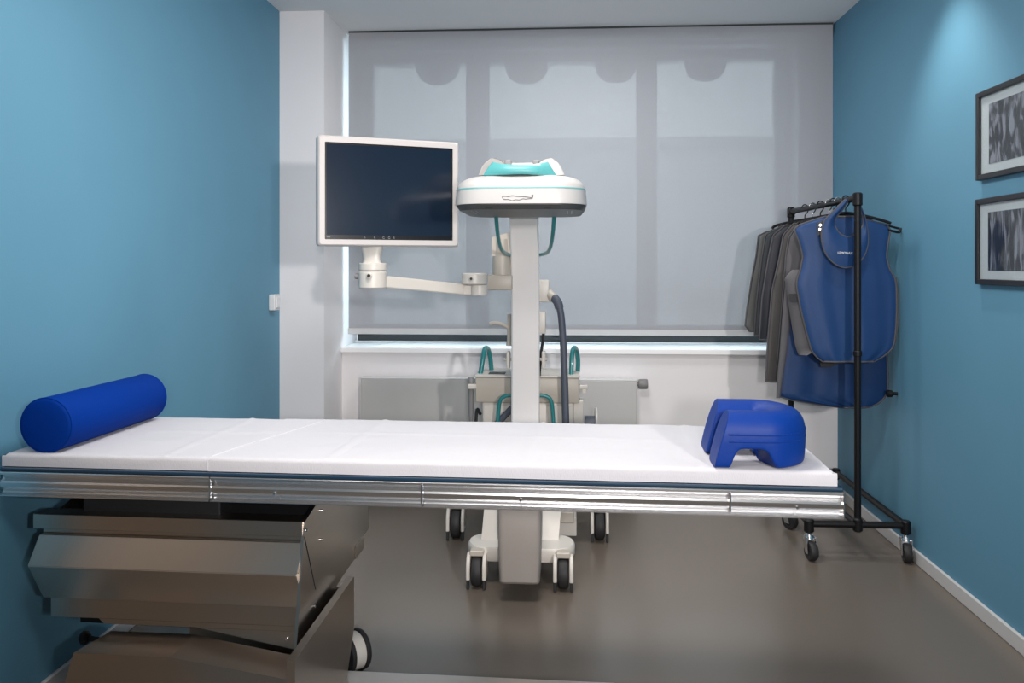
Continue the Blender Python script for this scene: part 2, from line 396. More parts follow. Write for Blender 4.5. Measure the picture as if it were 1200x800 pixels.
# roller blind
YBL = 4.975
bl = thing('roller_blind', 'lowered grey screen roller blind covering the whole window', 'blind', (0, YBL, ZS))
xbl = on_y(408.5, 300, YBL).x; xbr = XR - .012; zb = on_y(650, 390, YBL).z
o_ = Vector((0, YBL, ZS))
def fab(b):
    v = []
    nx = 24
    rows = [2.672, 1.9, 1.3, zb]
    g = [[b.verts.new(Vector((xbl + (xbr - xbl) * i / nx, YBL + .002 * math.sin(i * 1.1), z)) - o_) for i in range(nx + 1)] for z in rows]
    for r0, r1 in zip(g, g[1:]):
        for i in range(nx): b.faces.new((r0[i], r0[i + 1], r1[i + 1], r1[i]))
part('fabric', M['blind'], bl, fab, True)
part('hem_bar', M['hem'], bl, lambda b: box(b, Vector((xbl - .003, YBL - .006, zb - .012)) - o_, Vector((xbr, YBL + .008, zb + .022)) - o_, .003, 2))
part('cassette', M['gasket'], bl, lambda b: box(b, Vector((xbl, YBL - .004, 2.670)) - o_, Vector((xbr, YBL + .07, 2.679)) - o_))
part('roller_tube', M['hem'], bl, lambda b: cyl(b, Vector((xbl, YBL + .038, 2.638)) - o_, Vector((xbr, YBL + .038, 2.638)) - o_, .030), True)

# radiator
ra = thing('radiator', 'flat panel radiator on the wall beneath the window sill', 'radiator')
p0 = on_y(423, 441.5, YB - .09); p1 = on_y(746, 445, YB - .09)
x0, x1, zt = p0.x, p1.x, (p0.z + p1.z) / 2
ra.location = ((x0 + x1) / 2, YB, 0.12)
def R_(x, y, z): return (x - (x0 + x1) / 2, y, z - .12)
part('front_panel', M['radiator'], ra, lambda b: box(b, R_(x0, -.09, .12), R_(x1, -.078, zt - .008), .004, 2))
part('back_panel', M['radiator'], ra, lambda b: box(b, R_(x0 + .01, -.035, .14), R_(x1 - .01, -.02, zt - .02), .004, 2))
part('side_panel', M['frame_white'], ra, lambda b: box(b, R_(x0 - .003, -.088, .14), R_(x0, -.02, zt - .004), .001, 1))
part('side_panel', M['frame_white'], ra, lambda b: box(b, R_(x1, -.088, .14), R_(x1 + .003, -.02, zt - .004), .001, 1))
part('top_grille', M['frame_white'], ra, lambda b: box(b, R_(x0, -.09, zt - .008), R_(x1, -.02, zt), .002, 1))
for x in (x0 + .2, x1 - .24): part('wall_bracket', M['radiator'], ra, lambda b: box(b, R_(x, -.022, .2), R_(x + .04, -.001, zt - .1)))
pv = on_y(752, 450, YB - .06)
def valve(b):
    q = Matrix.Translation(R_(x1 + .003, -.055, pv.z)) @ Matrix.Rotation(math.radians(90), 4, 'Y')
    lathe(b, [(0, 0), (.012, 0), (.012, .008), (.024, .010), (.028, .016), (.029, .055), (.026, .062), (0, .063)], q, 20)
part('thermostat_valve', M['grey_mid'], ra, valve, True)

# light switch on left wall
sp = on_x(318, 354, XL)
sw = thing('light_switch', 'small white switch box on the left blue wall', 'switch', (XL, sp.y, sp.z))
part('back_box', M['switch'], sw, lambda b: box(b, (0, -.042, -.042), (.034, .042, .042), .005, 2))
part('rocker', M['frame_white'], sw, lambda b: box(b, (.034, -.028, -.030), (.041, .028, .030), .004, 2))

# framed prints on right wall
def frame(ut, vt, vb, label, pm, w):
    a = on_x(ut, vt, XR - .02); b_ = on_x(ut, vb, XR - .02)
    ya, zt, zb = a.y, a.z, b_.z
    f = thing('framed_print', label, 'picture', (XR, ya - w / 2, (zt + zb) / 2), 0, 'framed prints on the right wall')
    h = zt - zb; t = .020; hw = w / 2; hh = h / 2
    for nm, y0, y1, z0, z1 in (('frame_side', -hw, -hw + t, -hh, hh), ('frame_side', hw - t, hw, -hh, hh), ('frame_rail', -hw + t, hw - t, hh - t, hh), ('frame_rail', -hw + t, hw - t, -hh, -hh + t)):
        part(nm, M['frame_black'], f, lambda b: box(b, (-.022, y0, z0), (-.001, y1, z1), .002, 1))
    part('mat_board', M['mat_board'], f, lambda b: box(b, (-.010, -hw + t, -hh + t), (-.003, hw - t, hh - t)))
    mx_, mz = w * .14, h * .165
    part('print', pm, f, lambda b: box(b, (-.0115, -hw + mx_ + .02, -hh + mz), (-.0098, hw - mx_ - .02, hh - mz)))
    part('glazing', M['glass'], f, lambda b: box(b, (-.0150, -hw + t, -hh + t), (-.0135, hw - t, hh - t)))
frame(1143.5, 110, 212, 'upper black framed monochrome print of slanting rocky shapes on the right wall', M['print_a'], .43)
frame(1142.5, 234, 333, 'lower black framed monochrome print of vertical dark columns on the right wall', M['print_b'], .43)

# ------------------------------------------------------------------ examination table
PHI = math.radians(-1.8)
BO = W(988, 607, 2.10); BZ = BO.z; BO = Vector((BO.x, BO.y, 0))      # near right corner of the rail
RB = Matrix.Rotation(-PHI, 3, 'Z')
CAMB = RB @ (Vector((0, 0, CH)) - BO)
def bray(u, v): return RB @ ray(u, v)
def by(u, v, y): r = bray(u, v); return CAMB + r * ((y - CAMB.y) / r.y)     # table frame, on plane y
def bx(u, v, x): r = bray(u, v); return CAMB + r * ((x - CAMB.x) / r.x)
def bz(u, v, z): r = bray(u, v); return CAMB + r * ((z - CAMB.z) / r.z)
tb = thing('examination_table', 'steel pedestal examination table with bright aluminium side rails', 'table', BO, PHI)
LX = by(1, 570, 0).x                            # far left end
RT = BZ + 0.065                                 # rail top
BW = 0.60
print('TABLE length', LX, 'rail', BZ, RT)
rail = [(.012, RT), (-.004, RT), (-.007, RT - .003), (-.007, RT - .008), (-.003, RT - .010), (.004, RT - .013), (.007, RT - .018), (.004, RT - .022),
        (-.003, RT - .025), (-.006, RT - .030), (-.0055, RT - .038), (-.003, RT - .044), (.003, RT - .049), (.007, RT - .054), (.004, RT - .058),
        (-.006, RT - .061), (-.010, RT - .0625), (-.010, RT - .065), (.012, RT - .065)]
segs = [(LX, by(247, 570, 0).x), (by(247, 570, 0).x, by(495, 580, 0).x), (by(495, 580, 0).x, 0)]
for a, c in segs:
    part('side_rail', M['alu'], tb, lambda b: prism(b, [(a + .0015, y, z) for y, z in rail], (c - a - .003, 0, 0)), True, 30)
    part('side_rail', M['alu'], tb, lambda b: prism(b, [(a + .0015, BW - y, z) for y, z in rail], (c - a - .003, 0, 0)), True, 30)
for u in (247, 495, 855):
    xx = by(u, 580, 0).x
    part('rail_joint', M['chrome'], tb, lambda b: box(b, (xx - .003, -.0085, RT - .056), (xx + .003, -.002, RT - .006), .001, 1))
for u, v in ((322, 578), (610, 590), (934, 600)):
    p = by(u, v, -.006)
    part('rail_screw', M['chrome'], tb, lambda b: cyl(b, (p.x, -.003, RT - .040), (p.x, -.010, RT - .040), .0035, seg=10))
part('end_rail', M['alu'], tb, lambda b: box(b, (-.012, .012, BZ), (0, BW - .012, RT), .002, 1))
part('end_rail', M['alu'], tb, lambda b: box(b, (LX, .012, BZ), (LX + .012, BW - .012, RT), .002, 1))
part('end_cap', M['chrome'], tb, lambda b: box(b, (-.002, -.0105, BZ), (.0015, .014, RT), .001, 1))
part('table_top', M['navy'], tb, lambda b: box(b, (LX, -.006, RT + .0005), (.0, BW + .006, RT + .0095), .003, 2))
ZM = RT + .0100                                  # underside of mattress
# under-frame and upper housing
YH = 0.06                                        # front of housing behind table front edge
pr = by(354, 611, YH); pl = by(38.5, 599, YH)
hx0, hx1 = pl.x, pr.x
def hz(v, u=354, y=YH): return by(u, v, y).z
print('HOUSING', hx0, hx1, hz(611), hz(769))
xb = bx(430, 600, hx1).y                          # depth of the side
print('side depth', xb)
part('lift_frame', M['black_dull'], tb, lambda b: box(b, (hx0 + .12, .10, hz(611) - .02), (by(250, 600, YH).x, BW - .06, BZ), .004, 1))
part('lift_bracket', M['steel'], tb, lambda b: box(b, (by(243, 600, .2).x, .16, hz(611)), (by(262, 600, .2).x, BW - .06, BZ), .004, 1))
part('lift_frame', M['black_dull'], tb, lambda b: box(b, (hx1 - .28, .32, hz(611) - .02), (hx1 - .03, BW - .04, BZ), .004, 1))
zz = [hz(611), hz(629), hz(637), hz(669), hz(714), hz(738), hz(746), hz(769)]
xr = .002
def hexab(b, p):
    hexa(b, p); bmesh.ops.bevel(b, geom=list(b.edges), offset=.0016, segments=1, affect='EDGES')
def band(name, x0t, x1t, x0b, x1b, y0, y1, z0, z1, yb=None):
    # slanting sheet-metal strip from (y0,z0) to (y1,z1) with depth behind
    yb = yb or YH + .06
    part(name, M['steel'], tb, lambda b: hexab(b, [(x0b, y1, z1), (x1b, y1, z1), (x1b, yb, z1), (x0b, yb, z1), (x0t, y0, z0), (x1t, y0, z0), (x1t, yb, z0), (x0t, yb, z0)]))
band('front_band', hx0, hx1, hx0, hx1, YH, YH, zz[0], zz[1])
band('front_band', hx0 + .012, hx1, hx0 + .012, hx1 - .006, YH + .026, YH + .026, zz[1], zz[2])
band('front_band', hx0 + .012, hx1, hx0 + .008, hx1 - .004, YH + .010, YH - .035, zz[2], zz[3])
band('front_band', hx0 + .008, hx1 - .004, hx0 + .022, hx1, YH - .035, YH + .012, zz[3], zz[4])
band('front_band', hx0 + .040, hx1 - .004, hx0 + .040, hx1 - .004, YH + .018, YH + .018, zz[4], zz[5])
band('front_band', by(114, 730, YH + .03).x, hx1 - .018, by(122, 735, YH + .03).x, hx1 - .018, YH + .028, YH + .028, zz[5], zz[6])
part('wedge_plate', M['steel'], tb, lambda b: prism(b, [(by(225, 740, YH + .04).x, YH + .036, zz[6]), (hx1 - .028, YH + .036, zz[6]), (hx1 - .028, YH + .036, zz[7])], (0, .03, 0)))
part('screw', M['chrome'], tb, lambda b: cyl(b, (hx1 - .055, YH + .036, zz[6] - .022), (hx1 - .055, YH + .030, zz[6] - .022), .004, seg=12))
# side plate of the upper housing
sp_ = [bx(355, 612, hx1), Vector((hx1, .34, hz(611) + .055)), Vector((hx1, xb, hz(611) + .055)), bx(430, 620, hx1), bx(424, 628, hx1), bx(424, 641, hx1), bx(400, 675, hx1), bx(360, 740, hx1), bx(345, 766, hx1)]
sp_ = [Vector((0, p.y, p.z)) for p in sp_]
part('side_plate', M['steel'], tb, lambda b: prism(b, [Vector((hx1 - .004, p.y + .003, p.z)) for p in sp_], (.008, 0, 0)))
part('side_plate', M['steel'], tb, lambda b: prism(b, [Vector((hx0 + .045, max(p.y, YH + .03), max(p.z, zz[4] + .01))) for p in sp_[:7]], (.008, 0, 0)))
part('housing_core', M['black_dull'], tb, lambda b: prism(b, [Vector((hx0 + .10, max(p.y, YH + .062), p.z - .008 if p.z > .5 else p.z + .006)) for p in sp_], (hx1 - hx0 - .12, 0, 0)))
part('edge_plate', M['steel'], tb, lambda b: prism(b, [Vector((hx1 + .0045, p.y, p.z)) for p in (bx(424, 628, hx1), bx(424, 641, hx1), bx(414, 655, hx1), bx(414, 640, hx1))], (.004, 0, 0)))
for u, v in ((358, 621), (377, 598), (376, 632), (367, 710)):
    p = bx(u, v, hx1 + .004)
    part('screw', M['chrome'], tb, lambda b: cyl(b, (hx1 + .004, p.y, p.z), (hx1 + .010, p.y, p.z), .0038, seg=12))
# black slot on the side
a, c = bx(355, 629, hx1), bx(368, 690, hx1)
part('side_slot', M['black_dull'], tb, lambda b: tube(b, [(hx1 + .0035, a.y, a.z), (hx1 + .0035, c.y, c.z)], .0022, 6))
# lower tub
xs = hx1 + .045
t0 = bx(415, 675, xs); t1 = bx(415, 735, xs); t2 = bx(330, 790, xs)
print('tub', t0, t1, t2)
ztub = (t0.z + t2.z) / 2
yn = -.12
part('tub_side', M['steel'], tb, lambda b: prism(b, [Vector((xs, p[0], p[1])) for p in ((yn, t2.z - .01), (t0.y, t0.z), (t1.y, t1.z), (t1.y - .10, .03), (yn, .03))], (-.022, 0, 0)))
part('tub_back', M['steel'], tb, lambda b: box(b, (hx0 + .30, t0.y - .03, .03), (xs - .022, t0.y - .012, t0.z - .03)))
# faceted lower cover
yc = .0
A = by(86, 764, yc); B = by(200, 771, yc); D = by(341, 771, YH + .02); E = by(227, 743, YH + .03); F = by(130, 733, YH + .03)
B2 = by(262, 802, yc - .02); D2 = by(325, 800, YH - .1)
print('cover', A, B, D, E, F)
zA = (A.z + B.z) / 2
def cover(b):
    xe_ = xs - .026
    b_, e_, d_ = Vector((B.x, yc, zA)), Vector((E.x, YH + .03, E.z)), Vector((xe_, YH + .02, D.z))
    nn = (e_ - b_).cross(d_ - b_)
    def zpl(x, y): return b_.z - (nn.x * (x - b_.x) + nn.y * (y - b_.y)) / nn.z
    P = dict(A=(A.x, yc, zA), B=b_, E=e_, F=(F.x, YH + .03, E.z), D=d_, K=(xe_, yc, zpl(xe_, yc)), K0=(xe_, yc - .02, .03),
             A0=(A.x - .06, yc - .02, .03), D0=(xe_, YH + .02, .03), E0=(F.x - .03, YH + .03, .03))
    v = {k: b.verts.new(p) for k, p in P.items()}
    for f in (('A', 'B', 'E', 'F'), ('B', 'K', 'D', 'E'), ('K', 'K0', 'D0', 'D'), ('A0', 'K0', 'K', 'B', 'A'), ('A0', 'A', 'F', 'E0'), ('E0', 'F', 'E', 'D', 'D0'), ('A0', 'E0', 'D0', 'K0')):
        b.faces.new([v[k] for k in f])
part('lower_cover', M['steel'], tb, cover)
# floor plate and drum wheel
fp = bz(390, 785, .07); fp2 = bz(720, 800, .07)
part('floor_plate', M['steel'], tb, lambda b: hexa(b, [(hx0, -.05, 0), (fp2.x, -.05, 0), (fp2.x, fp2.y, 0), (hx0, fp.y, 0), (hx0, -.05, .07), (fp2.x, -.05, .07), (fp2.x, fp2.y, .07), (hx0, fp.y, .07)]))
wc = bz(413, 786, 0); wr = .064
wm = Matrix.Translation((wc.x, wc.y, wr)) @ Matrix.Rotation(math.radians(48), 4, 'Z')
for x0_, x1_, mm, rr, nm in ((-.034, -.020, 'rubber', wr, 'wheel_tyre'), (-.020, .020, 'cream', wr - .006, 'wheel_hub'), (.020, .034, 'rubber', wr, 'wheel_tyre')):
    part(nm, M[mm], tb, lambda b: cyl(b, wm @ Vector((x0_, 0, 0)), wm @ Vector((x1_, 0, 0)), rr, seg=36, bev=.003), True)
part('wheel_axle', M['chrome'], tb, lambda b: cyl(b, wm @ Vector((-.16, 0, 0)), wm @ Vector((.038, 0, 0)), .010, seg=16))
kp = by(101, 747, .30)
part('foot_knob', M['rubber'], tb, lambda b: lathe(b, [(0, 0), (.012, .0), (.02, .008), (.02, .02), (.012, .028), (0, .03)], Matrix.Translation(kp) @ Matrix.Rotation(math.radians(-90), 4, 'Y') @ Matrix.Translation((0, 0, -.01)), 16), True)
part('knob_stem', M['black_dull'], tb, lambda b: cyl(b, kp, kp + Vector((.09, 0, -.01)), .008, seg=12))

# mattress with its two sheets
mr = by(979.6, 553, .02); ml = by(3, 533, .02)
MX0, MX1 = LX - .004, mr.x
MT = .0345
print('mattress top', mr.z, ml.z, ZM + MT)
mo = thing('mattress', 'thin white sheeted mattress lying along the examination table', 'mattress', BO + RB.inverted() @ Vector(((MX0 + MX1) / 2, BW / 2, ZM)), PHI)
def mloc(p): return Vector(p) - Vector(((MX0 + MX1) / 2, BW / 2, ZM))
part('foam_core', M['mattress'], mo, lambda b: box(b, mloc((MX0 + .004, .014, ZM)), mloc((MX1 - .004, BW - .014, ZM + MT - .003)), .010, 3), True)
from mathutils import noise as mnoise
def sheet(b, x0, x1, off, sides=(True, True)):
    nx = max(20, int((x1 - x0) / .012)); prof = []
    w0, w1 = .010 - off, BW - .010 + off
    top = ZM + MT + off; r = .010
    prof.append((w0, ZM + .001)); prof.append((w0, ZM + .012)); prof.append((w0, top - r))
    for k in range(1, 4):
        a = math.radians(90 * k / 3); prof.append((w0 + r - r * math.cos(a), top - r + r * math.sin(a)))
    ny = 40
    for k in range(1, ny): prof.append((w0 + r + (w1 - w0 - 2 * r) * k / ny, top))
    for k in range(0, 4):
        a = math.radians(90 - 90 * k / 3); prof.append((w1 - r + r * math.cos(a), top - r + r * math.sin(a)))
    prof.append((w1, ZM + .001))
    rings = []
    for i in range(nx + 1):
        x = x0 + (x1 - x0) * i / nx; ring = []
        endd = min((x - x0) if sides[0] else 9, (x1 - x) if sides[1] else 9)
        for y, z in prof:
            dz = 0
            if z > top - .004:
                dz = .0022 * mnoise.noise(Vector((x * 5, y * 7, off * 100))) + .0010 * mnoise.noise(Vector((x * 19, y * 16, 3)))
                for fx in (-.33, -.78, -1.30, -1.75):                        # pressed-in fold lines
                    dz += .0030 * math.exp(-((x - fx - .03 * (y - .3)) / .007) ** 2)
                dz += .0026 * math.exp(-((y - .36 - .01 * math.sin(x * 4)) / .007) ** 2)
                hb = math.hypot((x + .26) / .20, (y - .12) / .16); dz -= .004 * max(0, 1 - hb)
                if endd < r: dz -= r - math.sqrt(max(0, r * r - (r - endd) ** 2))
            yy = y + (.0012 * mnoise.noise(Vector((x * 9, z * 40, 5))) if y in (w0, w1) else 0)
            ring.append(mloc((x, yy, max(z + dz, ZM + .001))))
        rings.append(ring)
    loft(b, rings, True, True)
xsm = by(246, 545, .02).x
part('sheet', M['sheet'], mo, lambda b: sheet(b, MX0, xsm + .02, .0005, (True, False)), True, 60)
part('sheet', M['sheet'], mo, lambda b: sheet(b, xsm, MX1, .0030, (False, True)), True, 60)
part('sheet_hem', M['sheet'], mo, lambda b: tube(b, [mloc((xsm + dx, y, z)) for dx, y, z in ((0, .0068, ZM + .004), (0, .0068, ZM + .030), (.002, .009, ZM + MT - .002), (.006, .020, ZM + MT + .003), (.03, .15, ZM + MT + .003), (.09, .36, ZM + MT + .003), (.14, .56, ZM + MT + .003))], .0022, 8), True)
MTOP = ZM + MT + .0035

# bolster
br = .0755
P0 = by(53, 500, .028); P1 = by(171, 462, .545)
Wd = RB.inverted()
w0 = BO + Wd @ Vector((P0.x, .026, MTOP + br - .004)); w1 = BO + Wd @ Vector((P1.x, .545, MTOP + br - .004))
bo = thing('bolster_cushion', 'round deep blue bolster roll lying across the mattress end', 'cushion', (w0 + w1) / 2 - Vector((0, 0, br - .004)))
d_ = w1 - w0; L_ = d_.length; c_ = (w0 + w1) / 2 - Vector(bo.location)
q_ = Matrix.Translation(c_) @ d_.to_track_quat('Z', 'Y').to_matrix().to_4x4() @ Matrix.Translation((0, 0, -L_ / 2))
part('roll', M['blue_cover'], bo, lambda b: lathe(b, [(0, -.004), (br * .5, -.003), (br - .010, 0), (br - .003, .003), (br, .010), (br, L_ / 2), (br, L_ - .010), (br - .003, L_ - .003), (br - .010, L_), (0, L_ + .004)], q_, 64), True, 60)
for zc in (.006, L_ - .006):
    part('piping', M['blue_cover'], bo, lambda b: tube(b, [q_ @ Vector(((br - .001) * math.cos(2 * math.pi * k / 48), (br - .001) * math.sin(2 * math.pi * k / 48), zc)) for k in range(48)], .0022, 6, closed=True), True)

# horseshoe head cushion
hp = bz(836, 549, MTOP); hq = bz(940, 545, MTOP)
hy0 = hp.y; hx0_ = hp.x; hx1_ = bz(944, 540, MTOP).x
print('headrest', hx0_, hx1_, hy0)
HL = hx1_ - hx0_; HW = .285; HH = .142; TW = .116
hc = thing('head_cushion', 'royal blue horseshoe face cushion standing on the mattress end', 'cushion', BO + Wd @ Vector(((hx0_ + hx1_) / 2, hy0 + HW / 2, MTOP - .002)), PHI)
def headc(b):
    # U path in plan (mid-line): front arm (y-) from left to right, round the right end, back arm to the left
    ry = HW / 2 - TW / 2; xe = HL / 2 - TW / 2 - ry * .72
    path = []
    NS = 29
    for k in range(NS): path.append((-HL / 2 + (xe + HL / 2) * k / (NS - 1), -ry, 0))
    for k in range(1, 20):
        a = -90 + 180 * k / 20; path.append((xe + ry * .72 * math.cos(math.radians(a)), ry * math.sin(math.radians(a)), 0))
    for k in range(NS): path.append((xe - (xe + HL / 2) * k / (NS - 1), ry, 0))
    rings = []; N = len(path)
    for i, p in enumerate(path):
        p = Vector(p); t = Vector(path[min(i + 1, N - 1)]) - Vector(path[max(i - 1, 0)]); t.normalize()
        n = Vector((t.y, -t.x, 0))                                   # outward
        e = p.x + HL / 2
        straight = i < NS or i >= N - NS
        lift = 0.0
        if straight:
            c = (e - .094) / .052
            if abs(c) < 1: lift = .050 * (1 - abs(c) ** 6)
        top = HH
        ring = []
        sect = [(-.46, .0), (.46, .0), (.50, .06), (.52, .30), (.53, .58), (.50, .76), (.40, .91), (.22, .985), (0, 1.0), (-.20, .97), (-.36, .90), (-.47, .76), (-.50, .55), (-.50, .06)]
        for s, hgt in sect:
            z = hgt * top
            if hgt <= .30: z = max(z, lift + (.004 if hgt > .01 else 0))
            if hgt > .5 and s < 0: z -= .012 * (-s)
            bulge = 1 + (.0 if straight else .02)
            q = p + n * (s * TW * bulge)
            if straight:
                # slanting arm ends: low corner reaches further to the left
                f = max(0.0, 1 - e / .075); q.x += .042 * f * (z / HH) ** 1.2
                q.x -= .0
            q.z = z
            ring.append(q)
        rings.append(ring)
    loft(b, rings)
ho = part('pad', M['blue_vinyl'], hc, headc, True, 70)
sb = ho.modifiers.new('sub', 'SUBSURF'); sb.levels = 1; sb.render_levels = 2
for zf in (.50, .62):
    def seam(b):
        ry = HW / 2 - TW / 2; xe = HL / 2 - TW / 2 - ry * .72; pts = []
        off = TW * .525
        for k in range(3, 15): pts.append((-HL / 2 + (xe + HL / 2) * k / 14 + (.02 if k == 3 else 0), -ry - off, zf * HH))
        for k in range(1, 24):
            a = math.radians(-90 + 180 * k / 24); pts.append((xe + (ry * .72 + off * 1.0) * math.cos(a), (ry + off) * math.sin(a), zf * HH))
        for k in range(0, 12): pts.append((xe - (xe + HL / 2) * k / 14, ry + off, zf * HH))
        tube(b, pts, .0024, 6)
    part('seam', M['blue_vinyl'], hc, seam, True)

# ------------------------------------------------------------------ mobile C-arm with its monitor
MXC = -.193
mc = thing('x_ray_machine', 'cream mobile x-ray c-arm with flat monitor and teal handles', 'x-ray machine', (MXC, 3.75, 0))
OM = Vector((MXC, 3.75, 0))
def mp_(name, m, fn, smooth=False, angle=35, parent=None):          # geometry written in world space
    bm = new(); fn(bm); bmesh.ops.translate(bm, vec=-OM, verts=bm.verts)
    return finish(name, bm, m, parent or mc, smooth, angle)
# --- C profile (in the Y-Z plane)
YA, ZA = 3.29, .885                               # centre of the C
def cpt(t, a, c):                                # superellipse point, t in degrees, 0 = away from viewer
    n = 3.0; ct, st = math.cos(math.radians(t)), math.sin(math.radians(t))
    return (YA + a * math.copysign(abs(ct) ** (2 / n), ct), ZA + c * math.copysign(abs(st) ** (2 / n), st))
hw_ = .0645
def carm(b):
    rings = []
    for k in range(61):
        t = -84 + 168 * k / 60
        yi, zi = cpt(t, .62, .73); yo, zo = cpt(t, .70, .81)
        rings.append([(MXC - hw_, yi, zi), (MXC + hw_, yi, zi), (MXC + hw_, yo, zo), (MXC - hw_, yo, zo)])
    rr = []
    for r in rings:
        a, b_, c, d = [Vector(p) for p in r]; e = .10
        rr.append([a.lerp(b_, .05), a.lerp(b_, .95), b_.lerp(c, .08), b_.lerp(c, .92), c.lerp(d, .05), c.lerp(d, .95), d.lerp(a, .08), d.lerp(a, .92)])
    loft(b, rr)
mp_('c_arc', M['white'], carm, True, 30)
# --- detector head
HY0, HY1 = 3.00, 3.56
hxl, hxr = W(530.5, 238, 3.06).x, W(688, 238, 3.06).x
hcx = (hxl + hxr) / 2; hwid = hxr - hxl
zb0 = W(609, 238, 3.0).z
def ringr(w, d, r, z, yo=0): return [(hcx + x, (HY0 + HY1) / 2 + yo + y, z) for x, y in rounded_rect(w, d, r, 8)]
dd = HY1 - HY0
zs1 = W(609, 219, 3.0).z
zs2 = W(609, 206, 3.12).z
mp_('detector_plate', M['grey_plate'], lambda b: loft(b, [ringr(hwid * .93, dd * .93, .10, zb0 - .020), ringr(hwid * .985, dd * .985, .12, zb0 - .004), ringr(hwid * .985, dd * .985, .12, zb0)]), True, 40)
mp_('lower_shell', M['head_white'], lambda b: loft(b, [ringr(hwid, dd, .12, zb0), ringr(hwid * 1.0, dd, .12, zb0 + .006), ringr(hwid * .985, dd * .985, .12, zs1 - .003)]), True, 40)
mp_('accent_strip', M['teal_light'], lambda b: loft(b, [ringr(hwid * .988, dd * .988, .12, zs1 - .003), ringr(hwid * .984, dd * .984, .12, zs1 + .001)]), True, 40)
def ush(b):
    rs = []
    n = 8
    for k in range(n + 1):
        a = math.radians(90 * k / n)
        ins = .095 * (1 - math.cos(a)); z = zs1 + .001 + (zs2 - zs1) * math.sin(a)
        rs.append(ringr(hwid * .98 - 2 * ins, dd * .98 - 2 * ins, max(.05, .12 - ins * .4), z))
    loft(b, rs)
mp_('upper_shell', M['head_white'], ush, True, 50)
for u in (553, 665):                               # light lines on the plate
    for du in (0, 5):
        pp = W(u + du, 244, 3.12)
        mp_('plate_mark', M['mark'], lambda b: hexa(b, [(pp.x - .012 + s * .003 + (.0 if u < 600 else .02), pp.y + dy, zb0 - .021 + h) for h in (0, .002) for s, dy in ((0, -.03), (1, -.03), (1, .12), (0, .12))]) if False else box(b, (pp.x - .002, pp.y - .02, zb0 - .0215), (pp.x + .002, pp.y + .16, zb0 - .0195)))
for u in (573, 642):
    pp = W(u, 240, 3.03)
    mp_('latch', M['black_dull'], lambda b: box(b, (pp.x - .016, HY0 + .012, zb0 - .016), (pp.x + .016, HY0 + .03, zb0 - .001), .004, 2), True)
# turquoise grip on top: bowed bar between two fairings
gp = [W(u, v, d) for u, v, d in ((566, 205.5, 3.07), (570, 199, 3.07), (577, 190.5, 3.09), (590, 191.5, 3.06), (609, 193, 3.05), (628, 192, 3.06), (641, 190, 3.09), (648, 199, 3.07), (652, 205.5, 3.07))]
def grip(b):
    up_ = [W(577, 189.5, 3.10), W(590, 192.0, 3.06), W(609, 193, 3.05), W(628, 192.0, 3.06), W(642, 189.5, 3.10)]
    lo_ = [W(566, 205.5, 3.09), W(587, 204.8, 3.05), W(609, 203.8, 3.04), W(631, 204.8, 3.05), W(652, 205.5, 3.09)]
    U_, L2 = catmull(up_, 6), catmull(lo_, 6)
    rings = []
    for a, c in zip(U_, L2):
        back = Vector((0, .05, 0)); m_ = (a + c) / 2 + Vector((0, -.010, 0))
        rings.append([a, a.lerp(m_, .6) + Vector((0, -.004, 0)), m_, c.lerp(m_, .5) + Vector((0, -.003, 0)), c, c + back, a + back])
    loft(b, rings)
mp_('grip', M['teal_light'], grip, True, 50)
mp_('grip_base', M['head_white'], lambda b: box(b, W(580, 208, 3.09), W(638, 203, 3.12) + Vector((0, .05, 0)), .004, 2), True)
for s, (ua, ub) in ((-1, (560, 576)), (1, (662, 646))):
    def fair(b):
        a0 = W(ua, 206, 3.13); pk = W(ub - (0 if s < 0 else 0), 184, 3.25); inn = W(ub + (-s) * 15, 189, 3.2); bs = W(ub + (-s) * 15, 206, 3.13)
        prism(b, [a0, W((ua + ub) / 2 + s * 2, 192, 3.20), pk, W(ub + (-s) * 7, 186, 3.22), inn, bs], (0, .24, 0))
        bmesh.ops.bevel(b, geom=list(b.edges), offset=.006, segments=2, affect='EDGES')
    mp_('fairing', M['taupe_light'], fair, True, 40)
for u in (595, 628):
    pp = W(u, 189, 3.16)
    mp_('hinge_block', M['grey_mid'], lambda b: box(b, (pp.x - .012, pp.y, pp.z - .04), (pp.x + .012, pp.y + .06, pp.z + .006), .003, 2), True)
mp_('head_mount', M['head_white'], lambda b: box(b, (MXC - .07, 3.25, zs2 - .03), (MXC + .07, 3.50, 1.69), .015, 3), True)
# emblem: thin outline of a lying figure on the front of the lower shell
em = [(588.5, 230.5), (590, 232.8), (593, 233.3), (596, 233.2), (600, 234.8), (604, 233.6), (608, 234), (610, 233.5), (613, 232.5), (616, 233.0), (620, 232.4), (624, 232.0), (623, 229.0), (624.5, 228), (624, 231), (620, 230.8), (614, 230), (608, 229.7), (604, 229.4), (600, 228.7), (596, 229.8), (593, 229.4), (590, 229.3)]
def emb(b):
    pts = []
    for u, v in em:
        z = W(u, v, 2.995).z; pts.append(Vector((W(u, v, 3.0).x, HY0 - .0005 + (z - zb0) * .045, z)))
    tube(b, catmull(pts, 3, True), .0011, 4, closed=True)
mp_('emblem', M['ink'], emb)
# lower teal handle under the head
for lp in ([(581, 249, 3.50), (583, 272, 3.58), (586, 288, 3.68), (590, 295, 3.76), (595, 298, 3.85), (602, 300, 3.92)], [(649.5, 249, 3.50), (648, 272, 3.58), (645.5, 288, 3.68), (642, 295, 3.76), (637, 297.5, 3.85), (630, 299, 3.92)]):
    mp_('lower_handle', M['teal'], lambda b: tube(b, catmull([W(*p) for p in lp], 6), .0085, 12), True)
